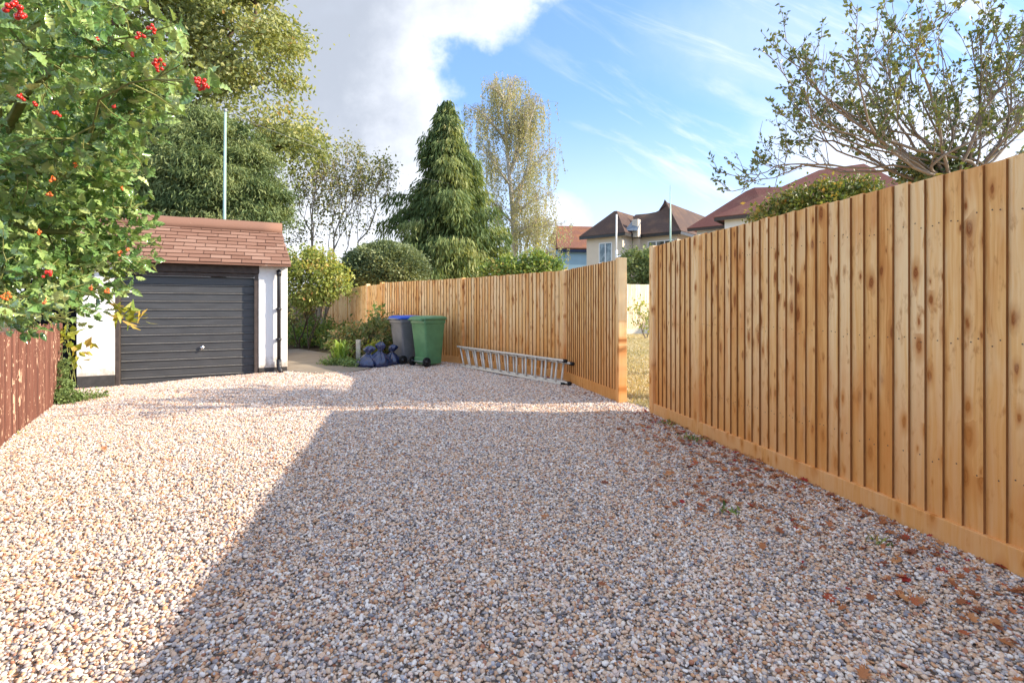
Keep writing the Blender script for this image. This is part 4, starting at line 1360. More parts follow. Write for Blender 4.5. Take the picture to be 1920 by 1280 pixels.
# ------------------------------------------------------------------ trees and shrubs
def crown_tree(name, label, cat, base, blobs, n_cl, n_leaf, leaf, lsize, spread, mat, bark, r0, twig=0.01, tmpl=LEAF_DIAMOND, hang=0.2, shell=0.35, t0=0.42, flat=0.8, stop=1, group=None, fork=None):
    root = thing(name, (base[0], base[1], 0), label, cat, group=group)
    B = np.array((base[0], base[1], 0.0))
    cl, d = in_blobs(n_cl, blobs, shell)
    mb = MB()
    z0 = base[2] if len(base) > 2 else 0.0
    if fork is not None:
        fk = np.asarray(fork, float)
        m = 6
        pts = [B * (1 - s) + fk * s + RNG.normal(size=3) * 0.05 * np.array((1, 1, 0)) for s in np.linspace(0, 1, m)]
        pts[0] = B + np.array((0, 0, z0 - 0.1)); pts[-1] = fk
        mb.tube([p - B for p in pts], [r0 * (1.35 - 0.45 * s) for s in np.linspace(0, 1, m)], 9, cap=False)
        limbs(mb, fk - B, cl - B, r0 * 0.85, twig=twig, t0=t0, stop=stop)
    else:
        limbs(mb, np.array((0, 0, z0)), cl - B, r0, twig=twig, t0=t0, stop=stop)
    mb.build('trunk', bark, root)
    k = RNG.integers(0, n_cl, n_leaf)
    sp = np.array(spread) if hasattr(spread, '__len__') else np.array((spread, spread, spread * flat))
    csz = 0.6 + 0.8 * RNG.random(n_cl)
    pos = cl[k] + RNG.normal(size=(n_leaf, 3)) * sp * csz[k][:, None] - B
    yd = RNG.normal(size=(n_leaf, 3)) + d[k] * 0.5 + np.array((0, 0, -hang * 3))
    ct = RNG.random(n_cl)
    rnd = np.clip(0.5 * ct[k] + 0.5 * RNG.random(n_leaf), 0, 1)
    leaves('crown', tmpl, pos, yd, lsize * (0.6 + 0.8 * RNG.random(n_leaf)), rnd, mat, root)
    return root

# big oak, top of the frame behind the holly
oak_blobs = pxblobs([(230, 60, 170, 130), (430, 40, 120, 90), (500, 110, 85, 70, -0.5), (330, 150, 140, 70), (455, 190, 105, 60), (560, 250, 75, 48, -0.8), (600, 280, 45, 40, -.8), (480, 250, 95, 45),
                     (330, 270, 110, 40, 1.0), (120, 180, 150, 150), (300, -120, 240, 120), (60, -60, 200, 160), (555, 60, 32, 45), (480, -60, 120, 70)], 18.0, 0.9)
crown_tree('oak_tree', 'big olive and yellow leaved oak arching high over the garage', 'tree', (-14.8, 18.6), oak_blobs, 360, 85000, None, 0.155, (0.36, 0.36, 0.23), M['oak'], M['bark'], 0.42, 0.014, hang=0.15, fork=(-14.6, 18.4, 5.2))

# feathery cypress mass behind the garage
cyp_blobs = pxblobs([(400, 235, 40, 32), (355, 215, 40, 30), (290, 235, 50, 40), (445, 285, 50, 40), (515, 345, 30, 30), (520, 395, 26, 22), (400, 330, 110, 75), (330, 350, 110, 80), (460, 350, 70, 65), (490, 375, 52, 50), (400, 270, 75, 45), (300, 290, 70, 50), (270, 380, 80, 60), (430, 400, 110, 50), (360, 245, 45, 30)], 15.6, 0.8)
crown_tree('cypress_tree', 'broad feathery green cypress directly behind the garage roof', 'tree', (-9.4, 16.4), cyp_blobs, 300, 165000, None, 0.125, (0.22, 0.22, 0.13), M['cypress'], M['bark'], 0.2, 0.012, LEAF_FEATHER, 0.42, 0.75, fork=(-9.4, 16.3, 1.6))

# thin many-stemmed tree between oak and conifer
thin_blobs = pxblobs([(640, 330, 65, 50), (690, 330, 45, 45), (600, 350, 55, 50), (650, 400, 60, 45), (700, 300, 30, 28), (560, 330, 35, 40), (620, 290, 45, 25), (660, 275, 30, 18), (720, 330, 24, 24), (600, 430, 50, 30), (550, 440, 25, 25)], 20.0, 0.8)
crown_tree('bare_tree', 'thin many stemmed tree with sparse small leaves, between oak and conifer', 'tree', (-7.6, 20.6), thin_blobs, 260, 6000, None, 0.105, (0.20, 0.20, 0.18), M['sparse'], M['bark_pale_grey'], 0.085, 0.010, hang=0.1, shell=0.3, fork=(-7.6, 20.6, 0.5), t0=0.34)

# tall dark conifer
def conifer():
    Y = 20.5
    base = wp(848, 575, Y)
    root = thing('conifer_tree', (base[0], base[1], 0), 'tall dark green pointed conifer rising over the fence', 'tree')
    H = wp(840, 188, Y)[2]
    k = Y / 960
    mb = MB()
    tp = np.array(((838 - 848) * k, 0, H))
    mb.tube([(0, 0, -.1), (0.05, 0, H * .4), (tp[0] * .8, 0, H * .8), tuple(tp)], [0.28, 0.2, 0.08, 0.015], 8)
    pos, yd, rn, sz = [], [], [], []
    prof_z = [2.0, 3.2, 4.6, 6.0, 7.2, 8.3, 9.0, H]
    prof_l = [2.75, 2.80, 2.35, 1.75, 1.15, 0.62, 0.36, 0.05]     # reach on the west
    prof_r = [2.05, 2.10, 1.90, 1.50, 1.05, 0.70, 0.34, 0.06]
    nb = 270
    for i in range(nb):
        z = 0.8 + (H - 0.85) * (1 - (1 - (i + random.random()) / nb) ** 1.0)
        az = random.uniform(0, 2 * math.pi)
        rl = np.interp(z, prof_z, prof_l); rr = np.interp(z, prof_z, prof_r)
        c = (math.cos(az) + 1) / 2
        Lb = (rl * (1 - c) + rr * c) * random.choice((0.45, 0.7, 0.85, 0.95, 1.0, 1.12)) * random.uniform(0.85, 1.12) * (1 + 0.16 * math.sin(3.1 * az + 1.9 * z) + 0.10 * math.sin(2 * az - 3.3 * z))
        xt = np.interp(z, [0, H], [0, tp[0]])
        d = np.array((math.cos(az), math.sin(az), 0))
        tone = random.random(); rise = random.uniform(-0.1, 0.75)
        m = max(3, int(Lb * 5) + 2)
        pts = []
        for j in range(m + 1):
            s = j / m
            p = np.array((xt, 0, z)) + d * Lb * s + np.array((0, 0, rise * Lb * s - 0.30 * Lb * s * s))
            pts.append(p)
        mb.tube(pts, [0.035 * (1 - s_ / m) + 0.006 for s_ in range(m + 1)], 4, cap=False)
        nl = int(60 + 210 * Lb)
        for _ in range(nl):
            s = random.random() ** 0.62
            j = min(m - 1, int(s * m)); f = s * m - j
            p = pts[j] * (1 - f) + pts[j + 1] * f
            side = np.array((-d[1], d[0], 0)) * random.gauss(0, 0.10 + 0.20 * min(Lb, 1.6) * (1 - s * .6))
            dr = abs(random.gauss(0, 0.30)) * (0.4 + s) - 0.05
            p = p + side + np.array((0, 0, -dr + 0.05))
            pos.append(p)
            yd.append(d * 0.55 + side * 1.2 + np.array((random.gauss(0, .25), random.gauss(0, .25), -0.7 - random.random() * 1.3)))
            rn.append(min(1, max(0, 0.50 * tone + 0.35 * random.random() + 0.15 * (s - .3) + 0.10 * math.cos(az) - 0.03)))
            sz.append(random.uniform(0.10, 0.30))
    mb.build('trunk', M['bark'], root)
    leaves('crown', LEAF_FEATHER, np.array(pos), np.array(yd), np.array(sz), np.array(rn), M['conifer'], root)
conifer()

# weeping birch
def birch():
    Y = 28.0
    k = Y / 960
    base = wp(962, 575, Y)
    root = thing('birch_tree', (base[0], base[1], 0), 'tall weeping birch with pale trunk and thin golden strands, behind the conifer', 'tree')
    B = np.array((base[0], base[1], 0.0))
    mb = MB(); tw = MB()
    H = wp(0, 140, Y)[2]
    def q(px, py, dy=0): 
        p = wp(px, py, Y + dy); return p - B
    trunk = [(0, 0, -.1), q(964, 470), q(962, 400), q(955, 330), q(948, 250), q(943, 190), q(945, 150)]
    mb.tube(trunk, [0.22, 0.17, 0.14, 0.11, 0.08, 0.05, 0.02], 9)
    mains = [((955, 330), (985, 240), (1000, 170)), ((958, 370), (1005, 310), (1032, 270)), ((950, 270), (915, 215), (880, 190)), ((945, 210), (965, 165), (972, 145)), ((958, 350), (920, 300), (900, 260)),
             ((950, 250), (985, 200), (1010, 185)), ((962, 400), (1000, 380), (1020, 350)), ((962, 420), (925, 390), (905, 370)), ((964, 450), (1010, 420), (1042, 405)), ((945, 190), (930, 160), (925, 150)), ((962, 440), (990, 420), (1015, 410)),
             ((948, 250), (975, 235), (990, 215)), ((962, 410), (980, 330), (1010, 250))]
    tips = []
    for mpts in mains:
        for rep in range(3):
            dy = random.uniform(-1.6, 1.6)
            a = q(*mpts[0]); b = q(mpts[1][0] + random.uniform(-10, 10), mpts[1][1] + random.uniform(-8, 8), dy * .6); c = q(mpts[2][0] + random.uniform(-14, 14), mpts[2][1] + random.uniform(-4, 18), dy)
            pts = [a * (1 - s) ** 2 + 2 * b * s * (1 - s) + c * s * s for s in np.linspace(0, 1, 7)]
            mb.tube(pts, [0.055 * (1 - s) + 0.012 for s in np.linspace(0, 1, 7)], 5, cap=False)
            for _ in range(25):
                s = random.random() ** 0.6
                j = min(5, int(s * 6)); f = s * 6 - j
                tips.append((pts[j] * (1 - f) + pts[j + 1] * f, s))
    pos, yd, rn = [], [], []
    for (p, s) in tips:
        o = np.array((random.gauss(0, .35), random.gauss(0, .35), random.uniform(-.1, .45)))
        e = p + o
        Ls = random.uniform(0.7, 2.7)
        sway = np.array((random.gauss(0, .10), random.gauss(0, .1), 0))
        strand = [p, p * .35 + e * .65 + np.array((0, 0, .1)), e, e + sway * .5 - np.array((0, 0, Ls * .5)), e + sway - np.array((0, 0, Ls))]
        tw.tube(strand, [0.008, 0.006, 0.0045, 0.0035, 0.0025], 3, cap=False)
        tone = random.random()
        for _ in range(int(Ls * 20)):
            f = random.random()
            c = e + sway * f - np.array((0, 0, Ls * f))
            pos.append(c + np.array((random.gauss(0, .055), random.gauss(0, .055), 0)))
            yd.append((random.gauss(0, .5), random.gauss(0, .5), -1))
            rn.append(min(1, .5 * tone + .5 * random.random()))
    mb.v2 = None
    mb.build('trunk', M['bark_pale'], root)
    tw.build('twigs', M['bark_pale_grey'], root)
    pos = np.array(pos)
    leaves('crown', LEAF_DIAMOND, pos, np.array(yd), 0.095 * (0.6 + 0.8 * RNG.random(len(pos))), np.array(rn), M['birch'], root)
birch()

def shrub(name, label, cat, blobs, n, lsize, mat, base=None, bark=None, tmpl=LEAF_DIAMOND, shell=0.8, hang=0.0, ncl=60, spread=0.12, r0=0.04, up=None):
    b0 = np.array(blobs)
    if base is None: base = (b0[:, 0].mean(), b0[:, 1].mean())
    zb = 0.0 if len(base) < 3 else base[2]
    root = thing(name, (base[0], base[1], zb), label, cat)
    B = np.array((base[0], base[1], zb))
    cl, d = in_blobs(ncl, blobs, shell)
    cl[:, 2] = np.maximum(cl[:, 2], zb + 0.06)
    mb = MB()
    limbs(mb, np.array((0, 0, -0.05)), cl - B, r0, twig=max(0.003, r0 * 0.12), n=5)
    mb.build('stem', bark or M['bark'], root)
    k = RNG.integers(0, ncl, n)
    pos = cl[k] + RNG.normal(size=(n, 3)) * spread
    pos[:, 2] = np.maximum(pos[:, 2], zb + 0.01)
    yd = RNG.normal(size=(n, 3)) + d[k] * 0.9 + np.array((0, 0, -hang * 3))
    ct = RNG.random(ncl)
    leaves('foliage', tmpl, pos - B, yd, lsize * (0.6 + 0.8 * RNG.random(n)), np.clip(.45 * ct[k] + .55 * RNG.random(n), 0, 1), mat, root, up=up)
    return root

# clipped dome, dense small leaves
def dome_shrub():
    Y = 17.5
    b = pxblobs([(724, 505, 80, 50)], Y, 0.9)[0]
    root = thing('dome_shrub', (b[0], b[1], 0), 'dense clipped round evergreen shrub behind the fence, left of the conifer'.replace(', left of the conifer', ' beside the conifer'), 'shrub')
    n = 26000
    d = unit(RNG.normal(size=(n, 3)))
    lump = 1 + 0.035 * np.sin(d[:, 0] * 9 + 1) * np.sin(d[:, 2] * 8) + 0.025 * np.sin(d[:, 1] * 17) * np.cos(d[:, 0] * 15)
    rr = (0.86 + 0.15 * RNG.random(n) + 0.10 * (RNG.random(n) < 0.03)) * lump
    pos = d * rr[:, None] * np.array((b[3], b[4], b[5])) + np.array((0, 0, b[2]))
    yd = d + RNG.normal(size=(n, 3)) * 0.6
    leaves('foliage', LEAF_DIAMOND, pos, yd, 0.085 * (0.6 + 0.8 * RNG.random(n)), np.clip(0.55 * RNG.random(n) + 0.35 * (0.5 + 0.5 * np.sin(d[:, 0] * 5 + d[:, 2] * 6)), 0, 1), M['dome'], root)
    mb = MB()
    tgt, _ = in_blobs(60, [(0, 0, b[2], b[3] * .95, b[4] * .95, b[5] * .95)], 0.8)
    limbs(mb, np.array((0, 0, 0.0)), tgt, 0.12, twig=0.012)
    mb.build('stem', M['bark'], root)
    # inner leaf mass so that the dome reads solid
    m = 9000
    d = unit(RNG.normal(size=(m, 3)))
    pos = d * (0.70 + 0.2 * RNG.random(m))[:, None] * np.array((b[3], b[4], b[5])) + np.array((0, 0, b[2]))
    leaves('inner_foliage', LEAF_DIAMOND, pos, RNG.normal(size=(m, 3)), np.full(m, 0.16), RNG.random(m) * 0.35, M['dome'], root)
dome_shrub()

# yellowing shrub at the garage corner
shrub('yellow_shrub', 'bushy shrub with yellowing leaves beside the garage corner', 'shrub',
      pxblobs([(590, 518, 58, 42), (555, 540, 34, 30), (618, 535, 36, 28), (560, 490, 32, 24), (605, 490, 30, 20), (645, 530, 24, 18), (580, 555, 40, 16)], 15.2, 0.55), 8000, 0.10, M['yellow_shrub'], base=(-6.2, 15.6), ncl=150, spread=0.12, shell=0.6, hang=.1, r0=.024)
# hanging rusty sprays under it, by the downpipe wall
shrub('rusty_shrub', 'rusty leaved sprays hanging under the yellow shrub by the garage wall', 'shrub',
      pxblobs([(556, 588, 22, 14), (580, 575, 20, 14), (549, 575, 12, 12)], 16.2, 0.8), 500, 0.11, M['dull_shrub'], base=(-6.9, 16.6), ncl=30, spread=0.09, r0=.03)
# loose green shrub behind the fence under the birch
shrub('green_shrub', 'light green loose shrub above the fence under the birch', 'shrub',
      pxblobs([(960, 508, 30, 22), (1000, 500, 34, 24), (1030, 505, 24, 18), (925, 512, 24, 20)], 15.0, 0.8), 6500, 0.10, M['garden'], base=(0.3, 15.2), ncl=90, spread=0.10)
# dark shrub above the pale fence
shrub('dark_shrub', 'dark evergreen shrub towering behind the pale garden fence', 'shrub',
      pxblobs([(1195, 500, 32, 34), (1225, 505, 40, 40), (1180, 515, 18, 25), (1212, 480, 20, 20), (1260, 510, 40, 40)], 23.6, 0.8), 7000, 0.14, M['cypress'], base=(6.0, 23.8, 0.2), ncl=110, spread=0.14)
# twiggy shrub before the pale fence
shrub('twiggy_shrub', 'twiggy half bare shrub with peach leaves before the pale fence', 'shrub',
      pxblobs([(1205, 590, 18, 28), (1190, 580, 12, 18), (1218, 600, 16, 22), (1196, 556, 8, 10)], 17.8, 0.8), 420, 0.085, M['yellow_shrub'], base=(4.7, 17.9, 0.15), ncl=60, spread=0.07, r0=.025, bark=M['bark_grey'])
# hedge over the near fence
shrub('fence_hedge', 'low rusty green hedge showing over the drive fence', 'hedge',
      pxblobs([(1440, 408, 36, 26), (1490, 396, 44, 28), (1540, 382, 44, 28), (1590, 365, 40, 26), (1408, 416, 18, 14), (1500, 420, 90, 50), (1630, 362, 40, 30), (1560, 400, 90, 50)], 9.2, 0.7), 12000, 0.075, M['hedge'], base=(5.4, 9.4), ncl=170, spread=0.10)
shrub('laurel_shrub', 'dark green leafy shrub by the fence top under the spreading tree', 'shrub',
      pxblobs([(1740, 315, 30, 22), (1775, 300, 22, 18), (1800, 320, 40, 22), (1720, 340, 40, 26)], 6.9, 0.7), 1600, 0.075, M['right_tree'], base=(5.7, 7.0), ncl=50, spread=0.08)

# spreading sparse tree behind the near fence
def spreading_tree():
    base = (6.55, 6.9)
    root = thing('spreading_tree', (base[0], base[1], 0), 'spreading half bare tree with fine twigs reaching over the drive fence', 'tree')
    B = np.array((base[0], base[1], 0.0))
    mb = MB()
    Y = 6.8
    crutch = wp(1790, 345, Y) - B
    mb.tube([(0, 0, -.1), tuple(crutch * .5 + np.array((.06, 0, 0))), tuple(crutch)], [0.13, 0.11, 0.10], 9)
    tips = []
    mains = [[(1840, 320), (1700, 262), (1600, 215), (1535, 160), (1500, 105)], [(1770, 310), (1650, 285), (1560, 250), (1490, 195)], [(1740, 320), (1610, 310), (1500, 312), (1440, 318), (1390, 335)],
             [(1790, 300), (1745, 200), (1722, 120), (1735, 55)], [(1800, 310), (1850, 205), (1905, 130), (1960, 60)], [(1765, 320), (1850, 235), (1950, 160)], [(1800, 325), (1900, 262), (2010, 215)],
             [(1745, 285), (1685, 185), (1645, 90)], [(1715, 280), (1640, 180), (1575, 105)], [(1830, 290), (1832, 180), (1812, 60)], [(1860, 280), (1892, 165), (1862, 30)], [(1730, 315), (1640, 265), (1545, 190), (1520, 150)],
             [(1700, 325), (1600, 290), (1510, 265), (1460, 270)], [(1850, 300), (1930, 230), (2040, 110)], [(1780, 300), (1790, 200), (1765, 90)], [(1720, 300), (1650, 230), (1610, 150), (1600, 80)]]
    def along(pts, s_):
        q = s_ * (len(pts) - 1); j = min(len(pts) - 2, int(q)); f = q - j
        return pts[j] * (1 - f) + pts[j + 1] * f, unit(pts[j + 1] - pts[j])
    for rep_ in range(2):
        for m_ in mains:
            dY = random.uniform(-1.1, 1.1)
            ctl = [crutch]
            for i_, (px, py) in enumerate(m_):
                s_ = (i_ + 1) / len(m_)
                ctl.append(wp(px + random.gauss(0, 12), py + random.gauss(0, 9) + 8 * rep_ * s_, Y + dY * s_) - B)
            pts = []
            for i_ in range(len(ctl) - 1):                       # Catmull-Rom through the control points
                p0, p1, p2, p3 = ctl[max(0, i_ - 1)], ctl[i_], ctl[i_ + 1], ctl[min(len(ctl) - 1, i_ + 2)]
                for s_ in np.linspace(0, 1, 5)[:-1]:
                    pts.append(0.5 * (2 * p1 + (p2 - p0) * s_ + (2 * p0 - 5 * p1 + 4 * p2 - p3) * s_ ** 2 + (3 * p1 - p0 - 3 * p2 + p3) * s_ ** 3) + RNG.normal(size=3) * .012)
            pts.append(ctl[-1])
            r_ = (0.023, 0.016, 0.013)[rep_]
            mb.tube(pts, [r_ * (1 - s_) ** 1.1 + 0.0045 for s_ in np.linspace(0, 1, len(pts))], 5, cap=False)
            tips.append((pts[-1], unit(pts[-1] - pts[-2])))
            for _ in range(9):                                   # side branches, bending up
                s_ = random.uniform(0.28, 0.97)
                p, tan = along(pts, s_)
                d_ = unit(tan * 0.8 + RNG.normal(size=3) * np.array((.5, .6, .35)) + np.array((-0.05, 0, 0.45)))
                Ls = random.uniform(0.35, 0.95) * (1.15 - 0.5 * s_)
                br = [p, p + d_ * Ls * .35 + RNG.normal(size=3) * .02, p + d_ * Ls * .7 + np.array((0, 0, .07 * Ls)) + RNG.normal(size=3) * .03, p + d_ * Ls + np.array((0, 0, .20 * Ls)) + RNG.normal(size=3) * .03]
                mb.tube(br, [0.0065, 0.005, 0.004, 0.0025], 4, cap=False)
                tips.append((br[-1], unit(br[-1] - br[-2])))
                for _ in range(4):
                    q0, t0_ = along(br, random.uniform(.3, .95))
                    d2 = unit(t0_ * .8 + RNG.normal(size=3) * .45 + np.array((0, 0, .3)))
                    l2 = random.uniform(.12, .34)
                    q1 = q0 + d2 * l2
                    mb.tube([q0, q0 + d2 * l2 * .5 + RNG.normal(size=3) * .01, q1], [0.0042, 0.0034, 0.002], 3, cap=False)
                    tips.append((q1, d2))
    pos, yd, rn = [], [], []
    for (p, d) in tips:
        if random.random() < 0.15: continue
        tone = random.random()
        for _ in range(random.randint(4, 9)):
            pos.append(p - d * random.uniform(0, .15) + RNG.normal(size=3) * .012)
            yd.append(d * 0.7 + RNG.normal(size=3) * 0.75)
            rn.append(.5 * tone + .5 * random.random())
    mb.build('trunk', M['bark_grey'], root)
    pos = np.array(pos)
    leaves('crown', LEAF_DIAMOND, pos, np.array(yd), 0.058 * (0.6 + 0.8 * RNG.random(len(pos))), np.array(rn), M['right_tree'], root)
spreading_tree()

# ---- bed between path and fence
shrub('bramble_shrub', 'dark leafy shrub with rusty shoots standing left of the bins'.replace('standing left of', 'crowding against'), 'shrub',
      [(*gp(700, 668)[:2], 0.30, 0.55, 0.45, 0.42), (-3.15, 12.3, 0.62, 0.52, 0.45, 0.38), (-2.75, 12.0, 0.75, 0.40, 0.4, 0.32), (-3.6, 12.6, 0.4, 0.5, 0.5, 0.36)], 5200, 0.075, M['dull_shrub'], base=(-3.1, 12.2), ncl=120, spread=0.08, shell=.6)
shrub('sapling', 'wispy sapling with a few pinnate leaves in front of the plain gate', 'sapling',
      [(-3.15, 12.1, 1.17, 0.16, 0.14, 0.12), (-3.3, 12.1, 1.02, 0.12, 0.1, 0.1)], 110, 0.075, M['garden'], base=(-3.1, 12.15), ncl=14, spread=0.06, r0=.010, bark=M['twig_green'])
shrub('lime_shrub', 'small lime green bush in front of the dark shrub', 'shrub',
      [(*gp(700, 683)[:2], 0.34, 0.13, 0.12, 0.13)], 260, 0.06, M['lime'], base=(*gp(703, 682),), ncl=14, spread=0.05, r0=.012)
shrub('rusty_bush', 'low bush with pinkish brown faded leaves behind the short post', 'shrub',
      [(*gp(655, 672)[:2], 0.42, 0.42, 0.4, 0.30), (*gp(672, 672)[:2], 0.62, 0.3, 0.3, 0.2)], 2000, 0.075, M['dull_shrub'], base=(*gp(660, 670),), ncl=60, spread=0.09)
shrub('weed_patch', 'tangle of tall weeds at the foot of the old brown fence', 'weeds',
      [(*gp(570, 640)[:2], 0.25, 0.9, 0.7, 0.35), (*gp(600, 643)[:2], 0.35, 0.7, 0.6, 0.42), (*gp(630, 650)[:2], 0.35, 0.6, 0.5, 0.36), (*gp(555, 645)[:2], 0.2, 0.7, 0.6, 0.28)], 5200, 0.10, M['garden'], base=(*gp(590, 642),), ncl=140, spread=0.13, up=0.2)
shrub('tall_weed', 'pale tall weed standing up against the timber fence', 'weeds',
      [(*gp(585, 643)[:2], 0.85, 0.12, 0.12, 0.22), (*gp(648, 650)[:2], 0.75, 0.1, 0.1, 0.2)], 140, 0.10, M['ivy'], base=(*gp(590, 643),), ncl=14, spread=0.07, r0=.01, bark=M['twig_green'])
shrub('ground_cover', 'low grey green creeping plant along the path edge', 'plant',
      [(*gp(640, 686)[:2], 0.04, 0.40, 0.14, 0.06), (*gp(672, 688)[:2], 0.05, 0.34, 0.16, 0.08), (*gp(622, 684)[:2], 0.04, 0.2, 0.16, 0.05)], 2200, 0.045, M['ivy'], base=(*gp(650, 686),), ncl=90, spread=0.05, r0=.006)

def strap_plant():
    b = gp(636, 683)
    root = thing('strap_leaf_plant', (b[0], b[1], 0), 'clump of arching bright green strap leaves at the path edge', 'plant')
    V, F, rn = [], [], []
    for i in range(85):
        az = random.uniform(0, 2 * math.pi); out = random.uniform(0.12, 0.62); hh = random.uniform(0.25, 0.56); w = random.uniform(0.010, 0.018)
        d = np.array((math.cos(az), math.sin(az), 0)); sd_ = np.array((-d[1], d[0], 0))
        o = np.array((random.gauss(0, .06), random.gauss(0, .06), 0)); n = 7
        i0 = len(V)
        for j in range(n):
            s = j / (n - 1)
            p = o + d * out * s ** 1.3 + np.array((0, 0, hh * (math.sin(min(1, s * 1.12) * math.pi * 0.62)) * (1 if s < .75 else 1 - (s - .75) * .6)))
            ww = w * (1 - s ** 2.2) + 0.001
            V += [p - sd_ * ww, p + sd_ * ww]
        for j in range(n - 1):
            F.append((i0 + 2 * j, i0 + 2 * j + 1, i0 + 2 * j + 3, i0 + 2 * j + 2)); rn.append(0.0)
        tone = random.random()
        for j in range(n - 1): rn[-1 - j] = tone
    np_mesh('foliage', V, F, rn, M['strap'], root, True)
strap_plant()

# creeper on the paling fence and its sprig
fdir = Vector((math.cos(al), math.sin(al))); fn = Vector((math.sin(al), -math.cos(al)))
if fn.x < 0: fn = -fn
def on_paling(s, out, z):
    return (LF0[0] + fdir.x * s + fn.x * out, LF0[1] + fdir.y * s + fn.y * out, z)
s_end = Ll
iv = []
for (ds, out, z, r_) in ((0.62, 0.05, 0.10, .14), (0.45, 0.05, 0.22, .13), (0.40, 0.04, 0.38, .11), (0.36, 0.04, 0.55, .08), (0.33, 0.04, 0.72, .06), (0.55, 0.14, 0.06, .14), (0.42, 0.30, 0.03, .12), (0.28, 0.48, 0.0, .10), (0.7, 0.05, .02, .1)):
    p = on_paling(s_end - ds, out, z - 0.06)
    iv.append((p[0], p[1], p[2], r_, r_ * .9, r_ * (1.0 if z > .1 else .5)))
pb_ = on_paling(s_end - 0.5, 0.06, 0)
shrub('creeper', 'small leaved green creeper climbing the end of the paling fence', 'creeper', iv, 2600, 0.036, M['ivy'], base=(pb_[0], pb_[1], -0.08), ncl=120, spread=0.035, r0=.006, bark=M['twig_green'])
p = on_paling(s_end - 0.05, 0.06, 0)
sprig_b = [(p[0] + .05, p[1] + .02, 0.80, .09, .08, .06), (p[0] + .12, p[1] + .03, 0.66, .12, .08, .07), (p[0] + .10, p[1], 0.53, .10, .08, .07), (p[0] - .02, p[1], 0.92, .10, .08, .05)]
shrub('leafy_shoot', 'shoot with large yellow green leaves at the end of the paling fence', 'plant', sprig_b, 40, 0.14, M['lime'], base=(p[0], p[1], -0.1), ncl=12, spread=0.05, r0=.010, bark=M['twig_green'])

# ------------------------------------------------------------------ holly in the corner
def holly_leaf():
    """spiny outline with a folded midrib and waved edge"""
    side = [(0.0, 0.00), (0.10, 0.05), (0.24, 0.13), (0.24, 0.22), (0.30, 0.30), (0.39, 0.37), (0.33, 0.45), (0.33, 0.54), (0.365, 0.62), (0.27, 0.69), (0.22, 0.77), (0.21, 0.84), (0.10, 0.90), (0.0, 1.06)]
    wave = [0, 0.01, 0.05, 0.0, 0.0, 0.08, 0.0, 0.0, 0.08, 0.0, 0.0, 0.06, 0.0, -0.04]
    side = [(x_ * 0.74, y_) for x_, y_ in side]
    V, F = [], []
    nsp = len(side)
    for (x_, y_), w_ in zip(side, wave): V.append((0.0, y_ * 0.985, -0.16 * y_ * y_))
    for (x_, y_), w_ in zip(side, wave): V.append((x_, y_, w_ + 0.42 * x_ - 0.16 * y_ * y_))
    for (x_, y_), w_ in zip(side, wave): V.append((-x_, y_, w_ + 0.42 * x_ - 0.16 * y_ * y_))
    for i in range(nsp - 1):
        F.append((i, nsp + i, nsp + i + 1, i + 1))
        F.append((i, i + 1, 2 * nsp + i + 1, 2 * nsp + i))
    return np.array(V), np.array(F)
HOLLY = holly_leaf()

